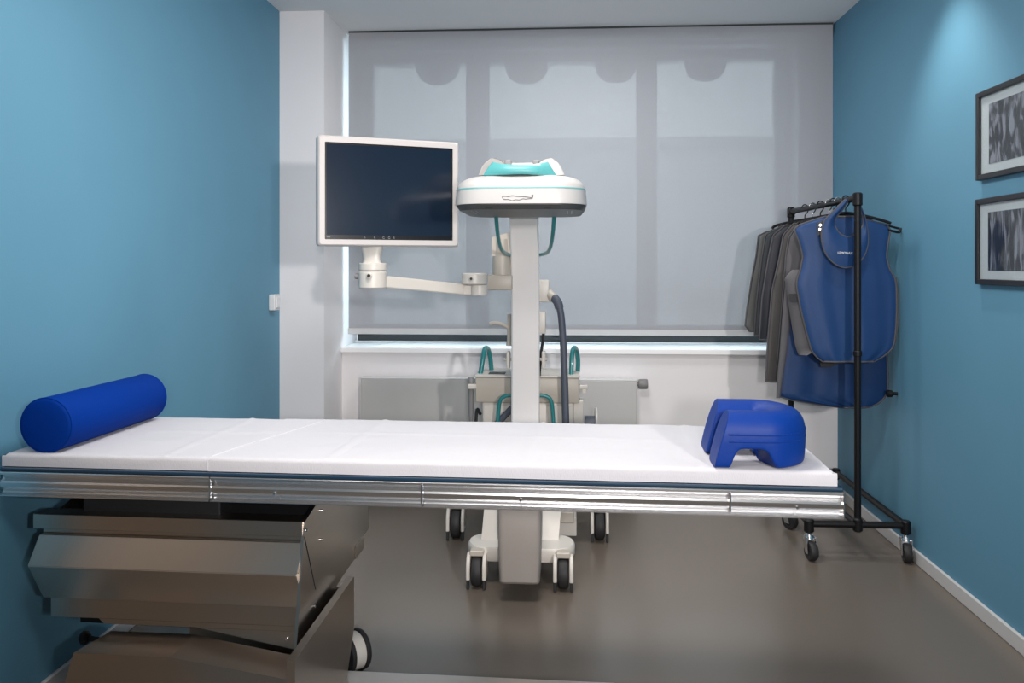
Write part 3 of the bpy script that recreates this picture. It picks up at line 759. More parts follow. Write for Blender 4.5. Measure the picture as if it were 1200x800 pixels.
# --- tube housing at the lower end of the C
tx0, tx1 = W(583, 660, 3.28).x, W(634.5, 660, 3.28).x
def tubeh(b):
    w = (tx1 - tx0); cx = (tx0 + tx1) / 2
    def rg(ww, d, z, y): return [(cx + x, y + yy, z) for x, yy in rounded_rect(ww, d, .02, 4)]
    loft(b, [rg(w * .90, .22, .075, 3.38), rg(w * .93, .24, .085, 3.38), rg(w * .97, .24, .20, 3.38), rg(w * 1.0, .22, .40, 3.38), rg(w * .95, .20, .43, 3.38)])
M['taupe'] = mat('shaded_taupe_plastic', (0.30, 0.272, 0.25), 0.45, noise=0.03, nscale=12)  # grey-beige shell, base colour darkened for the shade below the table
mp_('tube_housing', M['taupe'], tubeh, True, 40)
mp_('tube_collar', M['cream'], lambda b: cyl(b, ((tx0 + tx1) / 2, 3.38, .43), ((tx0 + tx1) / 2, 3.38, .47), .07, .055, 28), True)
# --- chassis
yfw = 3.42
fl, fr_ = on_z(557.5, 692, 0), on_z(660, 695, 0)
rl, rr_ = on_z(533, 634, 0), on_z(703, 636.5, 0)
print('wheels', fl, fr_, rl, rr_)
fcx = (fl.x + fr_.x) / 2
def base(b):
    w = (W(674, 650, 3.44).x - W(545, 650, 3.44).x)
    z1 = W(608, 636, 3.52).z; z0 = z1 - .055
    rings = [[(fcx + x, 3.545 + y, z) for x, y in rounded_rect(w * s, .20 * s, .095 * s, 8)] for z, s in ((z0, .97), (z0 + .01, 1.0), (z1 - .01, 1.0), (z1, .97))]
    loft(b, rings)
mp_('front_base', M['cream'], base, True, 40)
zb1 = W(608, 636, 3.52).z
mp_('chassis_beam', M['cream'], lambda b: box(b, (fcx - .07, 3.60, zb1 - .05), (fcx + .07, 4.30, zb1 + .03), .01, 2), True)
for sgn, (ua, ub, uc, ud) in ((-1, (564, 583, 567.5, 583)), (1, (635, 654.5, 635, 657.5))):
    def leg(b):
        y = 3.56
        q = [W(ua, 642, y), W(ub, 642, y), W(ud, 600, y + .05), W(uc, 600, y + .05)]
        q2 = [p.lerp(W(ub if sgn < 0 else ua, 400, y), 0) for p in q]
        k = (q[2] - q[1]) * 1.9; k2 = (q[3] - q[0]) * 1.9
        pts = [q[0], q[1], q[1] + k, q[0] + k2]
        zlow = zb1
        for p in pts[:2]: p.z = zlow
        prism(b, pts, (0, .30, 0))
    mp_('column_side', M['cream'], leg)
mp_('carriage_rail', M['cream'], lambda b: box(b, W(636, 605, 3.9), W(675, 612, 4.1) , .004, 1), True)
mp_('rear_axle', M['cream'], lambda b: box(b, (rl.x, 4.02, .165), (rr_.x, 4.12, .215), .012, 2), True)
def castor(p, r, wd):
    z = r
    mp_('wheel', M['rubber'], lambda b: lathe(b, [(0, -wd / 2), (r * .8, -wd / 2), (r * .95, -wd * .38), (r, -wd * .12), (r, wd * .12), (r * .95, wd * .38), (r * .8, wd / 2), (0, wd / 2)], Matrix.Translation((p.x, p.y, z)) @ Matrix.Rotation(math.radians(90), 4, 'Y'), 28), True)
    for s in (-1, 1):
        xx = p.x + s * (wd / 2 + .010)
        def guard(b):
            pts = []
            for k in range(9):
                a = math.radians(180 * k / 8); pts.append((xx - .0075, p.y - math.cos(a) * r * .86, z + r * .25 + math.sin(a) * r * .95))
            pts = [(xx - .0075, p.y - r * .86, z * .62)] + pts + [(xx - .0075, p.y + r * .86, z * .62)]
            prism(b, pts, (.015, 0, 0)); bmesh.ops.bevel(b, geom=list(b.edges), offset=.003, segments=1, affect='EDGES')
        mp_('wheel_guard', M['cream'], guard, True)
        mp_('cable_pusher', M['rubber'], lambda b: box(b, (xx - .006, p.y - r * .84, .003), (xx + .006, p.y - r * .60, z * .64), .002, 1))
    mp_('castor_top', M['cream_dark'], lambda b: box(b, (p.x - wd / 2 - .006, p.y - r * .4, z + r * 1.02), (p.x + wd / 2 + .006, p.y + r * .4, z + r * 1.4), .004, 1), True)
for p in (fl, fr_): castor(p + Vector((0, .055, 0)), .062, .045)
for p in (rl, rr_): castor(p + Vector((0, .06, 0)), .070, .050)
# --- body cabinet
yb_ = 4.05
bx0, bx1 = on_y(557, 450, yb_).x, on_y(679, 450, yb_).x
zt_ = on_y(620, 442.5, yb_).z; zm_ = on_y(620, 472, yb_).z
mp_('body_top', M['cream_dark'], lambda b: box(b, (bx0, yb_, zm_), (bx1, yb_ + .28, zt_), .008, 2), True)
mp_('body_lid', M['cream'], lambda b: box(b, (bx0 - .003, yb_ - .003, zt_), (bx1 + .003, yb_ + .283, zt_ + .012), .005, 2), True)
mp_('body_cabinet', M['cream'], lambda b: box(b, (bx0 + .03, yb_ + .02, .20), (bx1 - .025, yb_ + .27, zm_), .012, 2), True)
for u0, u1 in ((562, 600), (636, 674)):
    mp_('service_panel', M['cream'], lambda b: box(b, (on_y(u0 + 4, 480, yb_).x, yb_ + .015, .30), (on_y(u1 - 3, 480, yb_).x, yb_ + .02, zm_ - .012), .004, 1), True)
mp_('keypad', M['grey_plate'], lambda b: box(b, (bx0 + .06, yb_ + .03, zt_ + .012), (bx0 + .14, yb_ + .10, zt_ + .015), .001, 1))
def zy(u, v, y): return on_y(u, v, y)
# tall loops
for us in ((563, 566, 569.5, 574, 576), (669.5, 670, 673, 676.5, 677)):
    ll = [zy(us[0], 441, 4.10), zy(us[1], 420, 4.11), zy((us[1] + us[2]) / 2, 410, 4.13), zy(us[2] + .5, 407.5, 4.17), zy((us[2] + us[3]) / 2 + 1, 411, 4.21), zy(us[3] + .8, 422, 4.23), zy(us[4], 440, 4.24)]
    ll[0].z = zt_ + .008; ll[-1].z = zt_ + .008
    mp_('push_handle', M['teal'], lambda b: tube(b, catmull(ll, 6), .0115, 12), True)
fh = [zy(582, 520, 3.99), zy(584, 485, 3.99), zy(586, 470, 3.99), zy(591, 464.5, 3.99), zy(600, 463, 3.99), zy(632, 463, 3.99), zy(641, 464.5, 3.99), zy(646, 470, 3.99), zy(648, 485, 3.99), zy(650, 520, 3.99)]
ex0 = fh[0] + Vector((0, .08, -.02)); ex1 = fh[-1] + Vector((0, .08, -.02))
mp_('front_handle', M['teal'], lambda b: tube(b, catmull([ex0] + fh + [ex1], 6), .009, 12), True)
# strut behind the arc
mp_('c_carriage', M['cream'], lambda b: box(b, (MXC - .05, 3.97, .55), (MXC + .05, 4.20, 1.18), .012, 2), True)
mp_('diagonal_strut', M['hose'], lambda b: tube(b, [zy(582, 497, 4.03), zy(600, 478, 4.03)], .016, 10), True)
# right bracket, hose
mp_('hose_bracket', M['cream'], lambda b: box(b, zy(630, 354, 4.0), zy(643.5, 328, 4.0) + Vector((0, .06, 0)), .008, 2), True)
mp_('hose_fitting', M['cream_dark'], lambda b: cyl(b, zy(642, 344, 4.03), zy(649.5, 349.5, 4.0), .026, .022, 20, .002), True)
hs = [zy(648, 348, 4.0), zy(653, 353, 3.99), zy(657, 366, 3.98), zy(659, 385, 3.98), zy(660.5, 410, 3.98), zy(661.5, 440, 3.98), zy(662.5, 470, 3.98), zy(663, 500, 3.98), zy(662, 530, 4.0), zy(655, 560, 4.03)]
mp_('hose', M['hose'], lambda b: tube(b, catmull(hs, 6), .0165, 14), True)
mp_('hose_cuff', M['hose'], lambda b: tube(b, catmull([zy(649.5, 349, 4.0), zy(653.5, 354, 3.99), zy(655.5, 361, 3.985)], 5), .021, 14), True)
mp_('switch_block', M['cream'], lambda b: box(b, zy(630, 391, 3.98), zy(639.5, 365, 3.98) + Vector((0, .05, 0)), .006, 2), True)
mp_('switch_cord', M['rubber'], lambda b: tube(b, catmull([zy(637, 389, 4.0), zy(636, 400, 4.0), zy(634, 415, 4.0), zy(632, 440, 4.02)], 5), .007, 8), True)
for u in (595.5, 637):
    mp_('clamp_bolt', M['cream_dark'], lambda b: cyl(b, zy(u - 4, 421, 3.97), zy(u + 4, 421, 3.97), .008, seg=12), True)
    mp_('clamp_plate', M['cream'], lambda b: box(b, zy(u - 2.2, 432, 3.96), zy(u + 2.2, 412, 3.96) + Vector((0, .04, 0)), .003, 1), True)
# brake lever on the left
lev = [zy(598, 392, 3.98), zy(597, 386, 3.98), zy(592, 381.5, 3.98), zy(585, 379, 3.98), zy(578, 378.5, 3.98), zy(574, 379.5, 3.98)]
mp_('brake_lever', M['cream_dark'], lambda b: tube(b, catmull(lev, 5), .009, 10), True)
mp_('lever_post', M['cream_dark'], lambda b: cyl(b, zy(596.5, 403, 3.98), zy(597, 368, 3.98), .010, seg=12), True)
mp_('lever_foot', M['cream_dark'], lambda b: cyl(b, zy(596.5, 405, 3.98), zy(596.5, 400, 3.98), .014, .012, seg=14), True)
# hand switch on left of body, cable reel on right
mp_('hand_switch', M['grey_mid'], lambda b: lathe(b, [(0, 0), (.009, .0), (.012, .05), (.014, .16), (.017, .19), (.017, .207), (.014, .212), (0, .213)], Matrix.Translation(zy(552, 494, 4.08)), 18), True)
mp_('switch_clip', M['cream'], lambda b: box(b, zy(548, 456, 4.04), zy(558, 450.5, 4.04) + Vector((0, .06, 0)), .004, 1), True)
mp_('hand_switch_cord', M['rubber'], lambda b: tube(b, catmull([zy(552, 492, 4.08), zy(553, 502, 4.08), zy(557, 500, 4.10), zy(559, 480, 4.12), zy(563, 485, 4.1)], 6), .008, 8), True)
mp_('side_hook', M['cream'], lambda b: (box(b, zy(679, 456, 4.1), zy(689, 451.5, 4.1) + Vector((0, .04, 0)), .003, 1), box(b, zy(682, 461, 4.1), zy(687, 456, 4.1) + Vector((0, .03, 0)), .002, 1)), True)
mp_('reel_bracket', M['cream'], lambda b: box(b, zy(672, 500, 4.08), zy(684, 469, 4.08) + Vector((0, .10, 0)), .004, 1), True)
rc = zy(685, 505, 4.16)
mp_('cable_reel', M['hose'], lambda b: cyl(b, rc, rc + Vector((.05, 0, 0)), .075, seg=28), True)
mp_('reel_flange', M['cream'], lambda b: cyl(b, rc + Vector((.05, 0, 0)), rc + Vector((.062, 0, 0)), .115, seg=36, bev=.003), True)
mp_('body_foot', M['cream_dark'], lambda b: box(b, zy(656, 613, 3.75), zy(673, 600, 3.75) + Vector((0, .3, 0)), .004, 1), True)
# --- monitor arm
def hub(name, u0, u1, v0, v1, d, m='cream'):
    a, c = W((u0 + u1) / 2, v1, d), W((u0 + u1) / 2, v0, d); r = (u1 - u0) / 2 / FPX * d
    return mp_(name, M[m], lambda b: cyl(b, a, c, r, seg=32, bev=.004), True, 40)
dm, dj = 3.50, 3.74
hub('arm_joint', 420, 453, 318, 337.5, dm); hub('joint_cap', 420.5, 453, 308, 317, dm)
hub('arm_joint', 541, 570.5, 320, 333, dj); hub('joint_cap', 552, 571, 333.4, 346, dj)
mp_('post_bracket', M['cream_dark'], lambda b: box(b, W(571, 340, 3.85), W(600, 322, 3.85) + Vector((0, .07, 0)), .006, 2), True)
mp_('monitor_post', M['cream_dark'], lambda b: cyl(b, W(588, 323, 3.9), W(588, 280, 3.9), .044, .040, 24), True)
mp_('post_head', M['cream_dark'], lambda b: prism(b, [W(576.5, 300, 3.87), W(600, 300, 3.87), W(600, 271, 3.87), W(576.5, 278, 3.87)], (0, .07, 0)))
mp_('brake_disc', M['white'], lambda b: cyl(b, W(603, 299, 4.03), W(603, 299, 4.06), .048, seg=32, bev=.004), True)
pa = [W(452, 323.5, dm), W(452, 337, dm), W(545, 345.5, dj), W(545, 333, dj)]
pa = [Vector(p) for p in pa]
mp_('monitor_arm', M['cream'], lambda b: (prism(b, pa, (.0, .05, 0)), bmesh.ops.bevel(b, geom=list(b.edges), offset=.004, segments=2, affect='EDGES')), True)
pb = [W(556, 346, dj), W(556, 333.6, dj)]
mp_('arm_link', M['cream'], lambda b: box(b, W(541, 345.6, dj), W(562, 334, dj) + Vector((0, .05, 0)), .004, 1), True)
for (u, v, d, r) in ((433, 323.0, dm - .058, .012), (552.5, 326.5, dj - .056, .010)):
    pk = W(u, v, d)
    mp_('clamp_knob', M['cream'], lambda b: cyl(b, pk + Vector((0, .03, 0)), pk - Vector((0, .012, 0)), r, seg=16, bev=.002), True)
    mp_('clamp_screw', M['black_dull'], lambda b: cyl(b, pk - Vector((0, .010, 0)), pk - Vector((0, .015, 0)), r * .6, seg=12), True)
mp_('side_knob', M['grey_mid'], lambda b: cyl(b, W(423, 324, dm), W(416, 323.5, dm), .012, seg=14, bev=.002), True)
# stem
def stem(b):
    rg = []
    for v, w in ((309, 22), (304, 20), (298, 21), (293, 24), (288, 26)):
        p = W(436, v, dm); rg.append([(p.x + x, p.y + .0 + y, p.z) for x, y in rounded_rect(w / FPX * dm, .05, .018, 4)])
    loft(b, rg)
mp_('monitor_stem', M['cream'], stem, True, 50)
# monitor built in its own frame, turned towards the right
mL = W(372, 224, 3.36); mR = W(537, 226.5, 3.58)
mdir = (mR - mL); mdir.z = 0; mw = mdir.length; ang = math.atan2(mdir.y, mdir.x)
mh = 130.5 / FPX * 3.36
mcn = (mL + mR) / 2; mcn.z = W(454, 225.5, 3.46).z
Q = Matrix.Translation(mcn) @ Matrix.Rotation(ang, 4, 'Z')
def mon(b):
    fr = rounded_rect(mw, mh, .012, 4); f2 = rounded_rect(mw - .006, mh - .006, .010, 4); bk = rounded_rect(mw * .80, mh * .78, .03, 4)
    loft(b, [[Q @ Vector((x, -.004, z)) for x, z in f2], [Q @ Vector((x, 0, z)) for x, z in fr], [Q @ Vector((x, .035, z)) for x, z in fr], [Q @ Vector((x, .070, z)) for x, z in bk]])
mbody = mp_('monitor', M['bezel'], mon, True, 40)
OMs = mbody
def msub(name, m, fn, smooth=False):
    bm = new(); fn(bm); bmesh.ops.translate(bm, vec=-OM, verts=bm.verts); return finish(name, bm, m, mbody, smooth)
bzl = .027
def rectp(b, x0, x1, z0, z1, y0, y1):
    hexa(b, [Q @ Vector(p) for p in ((x0, y0, z0), (x1, y0, z0), (x1, y1, z0), (x0, y1, z0), (x0, y0, z1), (x1, y0, z1), (x1, y1, z1), (x0, y1, z1))])
def bez(b):                                       # raised rim around the glass
    o_, i_ = rounded_rect(mw - .004, mh - .004, .011, 4), rounded_rect(mw - 2 * bzl, mh - 2 * bzl, .003, 4)
    A_ = [b.verts.new(Q @ Vector((x, -.0045, z))) for x, z in o_]; B_ = [b.verts.new(Q @ Vector((x, -.010, z))) for x, z in rounded_rect(mw - .014, mh - .014, .010, 4)]
    C_ = [b.verts.new(Q @ Vector((x, -.010, z))) for x, z in i_]; D_ = [b.verts.new(Q @ Vector((x, -.004, z))) for x, z in i_]
    n = len(A_)
    for P_, R2 in ((A_, B_), (B_, C_), (C_, D_)):
        for k in range(n): b.faces.new((P_[k], P_[(k + 1) % n], R2[(k + 1) % n], R2[k]))
msub('bezel', M['bezel'], bez)
hw2, hh2 = mw / 2 - bzl, mh / 2 - bzl
msub('screen_border', M['screen_black'], lambda b: rectp(b, -hw2, hw2, -hh2, hh2, -.0055, -.0035))
msub('screen', M['screen'], lambda b: rectp(b, -hw2 + .007, hw2 - .007, -hh2 + .018, hh2 - .007, -.0063, -.0054))
for k, fx in enumerate((-.105, -.065, -.028, -.005, .015)):
    def icon(b, fx=fx, k=k):
        r = .0042 if k in (2, 3) else .0028
        tube(b, [Q @ Vector((fx + r * math.cos(a), -.0062, -hh2 + .009 + r * math.sin(a))) for a in [math.radians(45 + 30 * j) for j in range(11)]], .0007, 4)
    msub('button_icon', M['mark'], icon)
msub('button_icon', M['mark'], lambda b: rectp(b, -hw2 + .008, -hw2 + .022, -hh2 + .008, -hh2 + .0095, -.0062, -.0056))

# ------------------------------------------------------------------ garment rack
rk = thing('garment_rack', 'black pipe garment rack on castors beside the right wall', 'rack', (1.27, 4.25, 0))
OR = Vector(rk.location)
def rp(name, m, fn, smooth=True, angle=40):
    bm = new(); fn(bm); bmesh.ops.translate(bm, vec=-OR, verts=bm.verts); return finish(name, bm, m, rk, smooth, angle)
dn = 3.76
nu = W(1005, 400, dn); fu = W(927, 400, 4.72)
ZT = W(1003, 232, dn).z; ZBs = W(1007, 614.5, dn).z
pr_ = .0150
rp('upright', M['black_metal'], lambda b: cyl(b, (nu.x, nu.y, ZBs), (nu.x, nu.y, ZT), pr_, seg=18))
rp('upright', M['black_metal'], lambda b: cyl(b, (fu.x, fu.y, ZBs), (fu.x, fu.y, ZT), pr_, seg=18))
rp('top_bar', M['black_metal'], lambda b: cyl(b, (nu.x, nu.y, ZT), (fu.x, fu.y, ZT), pr_ * .95, seg=18))
def joint(p, r=.021, h=.03): rp('pipe_joint', M['black_metal'], lambda b: cyl(b, Vector(p) - Vector((0, 0, h)), Vector(p) + Vector((0, 0, h)), r, seg=18, bev=.006))
for p in ((nu.x, nu.y, ZT - .006), (fu.x, fu.y, ZT - .006), (nu.x, nu.y, ZBs), (fu.x, fu.y, ZBs)): joint(p)
rp('pipe_joint', M['black_metal'], lambda b: cyl(b, (nu.x, nu.y, W(1005, 414, dn).z - .012), (nu.x, nu.y, W(1005, 414, dn).z + .012), .019, seg=18, bev=.003))
def elbow(p, d):
    p, d = Vector(p), Vector(d); rp('pipe_joint', M['black_metal'], lambda b: cyl(b, p - d * .005, p + d * .035, .021, seg=18, bev=.004))
dv = (Vector((fu.x, fu.y, 0)) - Vector((nu.x, nu.y, 0))).normalized()
elbow((nu.x, nu.y, ZT), dv); elbow((fu.x, fu.y, ZT), -dv)
cl = on_z(951, 657, 0); crr = on_z(1062, 655, 0); cm = on_z(929, 620, 0)
xl_, xr_ = W(949, 616, dn).x, W(1060, 616, dn).x
print('rack', nu, fu, ZT, ZBs, cl, crr, cm)
rp('base_bar', M['black_metal'], lambda b: cyl(b, (xl_, nu.y, ZBs), (xr_, nu.y, ZBs), pr_, seg=18))
rp('base_bar', M['black_metal'], lambda b: cyl(b, (xl_ + .03, fu.y, ZBs), (xr_ - .005, fu.y, ZBs), pr_, seg=18))
rp('long_bar', M['black_metal'], lambda b: cyl(b, (xr_, nu.y, ZBs), (xr_ - .005, fu.y, ZBs), pr_, seg=18))
rp('long_bar', M['black_metal'], lambda b: cyl(b, (nu.x, nu.y, ZBs), (fu.x, fu.y, ZBs), pr_ * .9, seg=18))
rp('long_bar', M['black_metal'], lambda b: cyl(b, (xl_, nu.y, ZBs), (xl_ + .03, fu.y, ZBs), pr_, seg=18))
for p in ((xl_, nu.y, ZBs - .008), (xr_, nu.y, ZBs - .008), (xl_ + .03, fu.y, ZBs - .008), (xr_ - .005, fu.y, ZBs - .008)): joint(p, .022, .03)
def rcastor(x, y, a):
    r = .042; qz = Matrix.Translation((x, y, 0)) @ Matrix.Rotation(a, 4, 'Z')
    tr_ = .022
    rp('castor_wheel', M['rubber'], lambda b: lathe(b, [(0, -.014), (r * .55, -.014), (r * .6, -.016), (r * .9, -.016), (r, -.008), (r, .008), (r * .9, .016), (r * .6, .016), (r * .55, .014), (0, .014)], qz @ Matrix.Translation((0, -tr_, r)) @ Matrix.Rotation(math.radians(90), 4, 'Y'), 26))
    for s in (-1, 1):
        rp('castor_fork', M['chrome'], lambda b: prism(b, [qz @ Vector((s * .020, yy, zz_)) for yy, zz_ in ((-tr_ - .012, r - .01), (-tr_ + .012, r - .01), (.024, r * 2 + .016), (-.024, r * 2 + .016))], (qz.to_3x3() @ Vector((s * .003, 0, 0)))), False)
    rp('castor_plate', M['chrome'], lambda b: cyl(b, qz @ Vector((0, 0, r * 2 + .008)), qz @ Vector((0, 0, r * 2 + .024)), .024, .018, 20))
    rp('castor_stem', M['chrome'], lambda b: cyl(b, qz @ Vector((0, 0, r * 2 + .02)), (x, y, ZBs), .010, seg=12))
rcastor(xl_, nu.y, math.radians(12)); rcastor(xr_, nu.y, math.radians(-8))
rcastor(xl_ + .03, fu.y, .4); rcastor(xr_ - .03, fu.y, -.2)
mid = Vector((xl_ + .014, cm.y + .02, 0)); rcastor(mid.x, mid.y, math.radians(35))
joint((mid.x, mid.y, ZBs - .005), .020, .024)
pk_ = W(1041, 461, 3.95)
wp = thing('wall_peg', 'small black round peg on the right wall beside the apron skirt', 'peg', (XR, pk_.y, pk_.z))
part('stem', M['black_metal'], wp, lambda b: cyl(b, (0, 0, 0), (-.03, 0, 0), .008, seg=14), True)
part('knob', M['black_metal'], wp, lambda b: cyl(b, (-.022, 0, 0), (-.048, 0, 0), .017, seg=18, bev=.005), True)

# ------------------------------------------------------------------ garments
def interp(rows, v):
    for (a, b) in zip(rows, rows[1:]):
        if a[0] <= v <= b[0]:
            t = (v - a[0]) / max(1e-6, b[0] - a[0]); return [a[i] + (b[i] - a[i]) * t for i in (1, 2)]
    return rows[-1][1:]
def panel(b, rows, d, thick, waves, amp, nr=36, ncol=28, tilt=0.0, seed=0.0, dl=0.0, bow=0.0):
    # closed cloth shell whose outline follows rows (v, left u, right u) at depth d
    v0, v1 = rows[0][0], rows[-1][0]; rings = []; edge = []
    for i in range(nr + 1):
        v = v0 + (v1 - v0) * i / nr; l, r = interp(rows, v); F = []; B_ = []
        hang = (v - v0) / (v1 - v0)
        for k in range(ncol + 1):
            s = k / ncol; u = l + (r - l) * s
            prof = math.sqrt(max(0.0, 1 - abs(2 * s - 1) ** 3))
            wv = amp * (0.25 + .75 * hang) * (math.sin((s * waves + seed) * 2 * math.pi + .7 * math.sin(3 * hang + seed)) + .4 * math.sin((s * waves * 2.3 + 1.3 + seed) * 2 * math.pi))
            base_ = W(u, v, d + tilt * (s - .5) + dl * hang + bow * (2 * s - 1) ** 2)
            F.append(base_ + Vector((0, -thick / 2 * prof + wv, 0))); B_.append(base_ + Vector((0, thick / 2 * prof + wv, 0)))
        rings.append(F + B_[::-1]); edge.append((F[0].lerp(B_[0], .5), F[-1].lerp(B_[-1], .5), F))
    loft(b, rings)
    return edge
def garment(name, label, cat, rows, d, thick, waves, amp, m, trim='trim', tilt=0.0, seed=0.0, group='lead aprons on the rack', trim_r=.0045, dl=0.0, bow=0.0):
    t = thing(name, label, cat, W((rows[-1][1] + rows[-1][2]) / 2, rows[-1][0], d), 0, group)
    ot = Vector(t.location); keep = {}
    def fn(b): keep['e'] = panel(b, rows, d, thick, waves, amp, tilt=tilt, seed=seed, dl=dl, bow=bow); bmesh.ops.translate(b, vec=-ot, verts=b.verts)
    part('panel', M[m], t, fn, True, 60)
    if trim:
        e = keep['e']
        path = [x[0] for x in e] + [p for p in e[-1][2][1:-1]] + [x[1] for x in reversed(e)] + [p for p in reversed(e[0][2][1:-1])]
        def tr(b): tube(b, path, trim_r, 8, closed=True); bmesh.ops.translate(b, vec=-ot, verts=b.verts)
        part('binding', M[trim], t, tr, True, 60)
    return t, ot
def extra(t, ot, name, m, fn, smooth=True):
    bm = new(); fn(bm); bmesh.ops.translate(bm, vec=-ot, verts=bm.verts); return finish(name, bm, M[m], t, smooth, 50)
def bar_at(d):                                     # point on the top bar at camera depth d
    f = (d - dn) / (4.72 - dn); return Vector((nu.x + (fu.x - nu.x) * f, nu.y + (fu.y - nu.y) * f, ZT))
# front vest
DV = 3.90
vest_rows = [(254, 966, 1001), (256, 960, 1006), (262, 940, 1038), (266, 931, 1042), (272, 932, 1043), (285, 937, 1040.5), (300, 941, 1038.5), (315, 938.5, 1042), (326, 934.5, 1048.5), (335, 933.5, 1050), (360, 938, 1050.5), (385, 944, 1049.5), (403, 949, 1047.5), (410, 951, 1044), (416, 955, 1037), (420, 959, 1031), (423.5, 964, 1024)]
t, ot = garment('apron_vest', 'blue sleeveless apron vest at the front of the rack', 'apron', vest_rows, DV, .034, 2.3, .0042, 'apron_blue', seed=.2)
side_rows = [(316, 928, 940), (326, 919, 937), (336, 921, 936), (360, 924.5, 940), (385, 928.5, 946), (405, 932, 951), (411, 934, 955), (416, 936, 946)]
extra(t, ot, 'side_flap', 'ap_grey', lambda b: panel(b, side_rows, DV + .025, .012, .6, .004, ncol=10, tilt=-.02))
extra(t, ot, 'side_flap', 'ap_grey', lambda b: panel(b, [(325, 1047, 1051), (345, 1048, 1053), (380, 1047, 1053), (400, 1045, 1050), (408, 1044, 1047)], DV + .03, .012, .6, .003, ncol=8))
extra(t, ot, 'velcro_patch', 'velcro', lambda b: panel(b, [(344, 925, 933), (348, 925, 934), (354, 926.5, 935)], DV + .008, .006, .3, .0, nr=6, ncol=6))
tabp = [(958, 261), (964.5, 258.5), (965, 272), (958.5, 276)]
extra(t, ot, 'shoulder_tab', 'trim', lambda b: prism(b, [W(u, v, DV - .030) for u, v in tabp], (0, .006, 0)), False)
for (u, v) in ((961.5, 263.5), (961, 268.5)):
    extra(t, ot, 'snap', 'chrome', lambda b: cyl(b, W(u, v, DV - .030), W(u, v, DV - .036), .006, seg=12))
# collar hung over the bar end
col = thing('thyroid_collar', 'small blue thyroid collar with white lettering hung over the rack end', 'collar', W(990, 313, 3.83), 0)
oc = Vector(col.location)
outer = [(991, 233), (984, 240), (975, 249), (966, 259), (962.5, 272), (963.5, 286), (968.5, 299), (978, 309), (990, 313.5), (1003, 310), (1012, 300), (1016.5, 286), (1016, 269), (1013, 254), (1009, 244), (1005, 236)]
inner = [(993, 235), (988, 244), (982, 251), (978.5, 257), (978, 264), (981, 270), (985, 274.5), (990, 277), (995.5, 277.5), (1001, 275), (1006.5, 270.5), (1010.5, 265), (1011.5, 258), (1010, 251), (1007, 244), (1003.5, 238)]
def cdep(v): return 3.855 - .0 * v if v > 262 else 3.855 - (262 - v) / 30 * .035
oP = catmull([W(u, v, cdep(v)) for u, v in outer], 5); iP = catmull([W(u, v, cdep(v)) for u, v in inner], 5)
def collar(b):
    rings = []
    for a, c in zip(oP, iP):
        n = 5; f = [a.lerp(c, k / n) + Vector((0, -.006 - .008 * math.sin(math.pi * k / n), 0)) for k in range(n + 1)]
        g = [a.lerp(c, k / n) + Vector((0, .004, 0)) for k in range(n + 1)]
        rings.append(f + g[::-1])
    loft(b, rings); bmesh.ops.translate(b, vec=-oc, verts=b.verts)
part('bib', M['apron_blue'], col, collar, True, 50)
for P_ in (oP, iP):
    def rim(b): tube(b, [p + Vector((0, -.003, 0)) for p in P_], .0042, 8); bmesh.ops.translate(b, vec=-oc, verts=b.verts)
    part('binding', M['trim'], col, rim, True)
tx = bpy.data.curves.new('lettering', 'FONT'); tx.body = 'LEMONAX'; tx.size = .0215; tx.extrude = .0004; tx.align_x = 'LEFT'
to = bpy.data.objects.new('lettering_curve', tx); C.objects.link(to)
bpy.context.view_layer.update()
dg = bpy.context.evaluated_depsgraph_get()
me = bpy.data.meshes.new_from_object(to.evaluated_get(dg)); bpy.data.objects.remove(to)
me.materials.clear(); me.materials.append(M['letter'])
lo = bpy.data.objects.new('lettering', me); C.objects.link(lo); lo.parent = col
lw = max(v.co.x for v in me.vertices) - min(v.co.x for v in me.vertices)
sc = ((999.0 - 981.5) / FPX * 3.84) / lw
lo.scale = (sc, sc, sc)
pl_ = W(981.5, 297.2, 3.838)
lo.location = pl_ - oc; lo.rotation_euler = (math.radians(90), math.radians(2.5), TH * .8)
# skirt below the vest
sk_rows = [(318, 935, 1000), (330, 926, 1010), (345, 924, 1020), (380, 921, 1032), (415, 917, 1039), (440, 914, 1040.5), (458, 912, 1040), (465, 911.5, 1037), (470, 935, 1033), (474, 962, 1027), (477, 985, 1018)]
t, ot = garment('apron_skirt', 'deep blue apron skirt hanging below the front vest', 'apron', sk_rows, 4.00, .032, 2.0, .005, 'apron_dark', seed=.55)
extra(t, ot, 'edge_band', 'ap_grey', lambda b: panel(b, [(325, 922, 936), (345, 919, 929), (380, 916, 926), (415, 913.5, 922), (440, 911, 918), (466, 909.5, 914.5)], 3.972, .012, .3, .001, ncol=6))
extra(t, ot, 'velcro_patch', 'velcro', lambda b: panel(b, [(424, 961, 984), (426, 961, 982), (430, 962, 974)], 3.955, .006, .3, .0, nr=4, ncol=6))
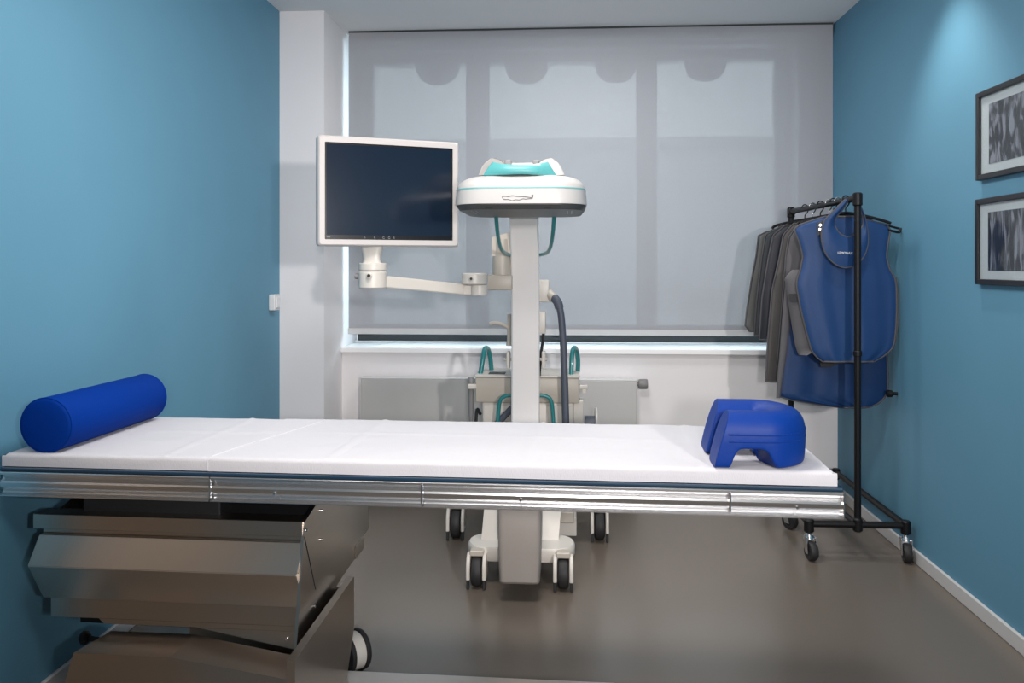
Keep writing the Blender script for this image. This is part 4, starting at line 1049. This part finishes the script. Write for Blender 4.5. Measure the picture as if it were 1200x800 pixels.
# garments further back
back = [
 ('taupe apron hanging right behind the blue skirt, lowest of the dark ones', [(262, 930, 990), (275, 918, 1000), (300, 914, 1004), (340, 905, 1004), (400, 900, 1003), (447, 898, 1001)], 4.12, 'ap_taupe', 3.2),
 ('grey apron with shiny folds between the taupe one and the vest', [(264, 934, 996), (278, 925, 1008), (300, 921, 1010), (330, 919, 1012), (380, 915, 1010), (430, 911, 1008)], 4.06, 'ap_grey', 2.6),
 ('near black navy apron hanging fourth from the front', [(264, 920, 985), (276, 906, 992), (300, 901, 995), (350, 893, 994), (398, 890, 993)], 4.24, 'ap_navy', 4.0),
 ('slate grey apron between the navy and the pale one', [(264, 918, 980), (275, 897, 985), (300, 893, 988), (350, 887, 988), (393, 884, 986)], 4.36, 'ap_slate', 4.0),
 ('pale grey apron at the window end of the rack', [(266, 916, 972), (275, 889, 976), (300, 886, 978), (330, 880, 978), (360, 875.5, 977), (381, 873, 976), (388, 878, 975)], 4.48, 'ap_pale', 5.0)]
for i, (lab, rows, d, m_, wv) in enumerate(back):
    garment('lead_apron', lab, 'apron', rows, d, .034, wv, .007, m_, 'trim', seed=.17 * i, bow=.0)
# hangers: one per garment
hl = ['under the front blue vest', 'under the deep blue skirt', 'under the grey apron with shiny folds', 'under the taupe apron', 'under the near black navy apron', 'under the slate grey apron', 'under the pale grey apron at the window end']
for i, d in enumerate((DV, 4.00, 4.06, 4.12, 4.24, 4.36, 4.48)):
    p = bar_at(d)
    h_ = thing('clothes_hanger', 'black clothes hanger on the rack bar ' + hl[i], 'hanger', p, 0, 'hangers on the rack bar')
    hk = [(-.016, 0, .004), (-.012, 0, .016), (0, 0, .0215), (.014, 0, .014), (.018, 0, 0), (.012, 0, -.020), (0, 0, -.035), (0, 0, -.060)]
    part('hook', M['chrome'] if i % 2 else M['black_metal'], h_, lambda b: tube(b, catmull(hk, 6), .003, 8), True)
    cxs = ((interp(vest_rows, 262)[0] + interp(vest_rows, 262)[1]) / 2 if i == 0 else 962)
    hwid_ = .17 if i else .20
    arm = [(-hwid_, 0, -.105), (-.15, 0, -.088), (-.06, 0, -.066), (0, 0, -.058), (.06, 0, -.066), (.15, 0, -.088), (hwid_, 0, -.105)]
    part('shoulder_bar', M['black_metal'], h_, lambda b: tube(b, catmull(arm, 6), .007, 10), True)
    if i == 0:
        e0 = W(1040, 269, DV) - p; e1 = W(1053, 272, DV) - p; e2 = W(1055.5, 267, DV) - p
        part('end_hook', M['black_metal'], h_, lambda b: tube(b, catmull([e0 + Vector((-.03, 0, .008)), e0, e1, e1 + Vector((.006, 0, .008)), e2], 5), .006, 8), True)
        e3 = W(1040, 264, DV) - p; e4 = W(1053, 267.5, DV) - p
        part('end_hook', M['black_metal'], h_, lambda b: tube(b, [e3 + Vector((-.03, 0, .006)), e3, e4], .005, 8), True)
# bag clip straps hanging between hangers
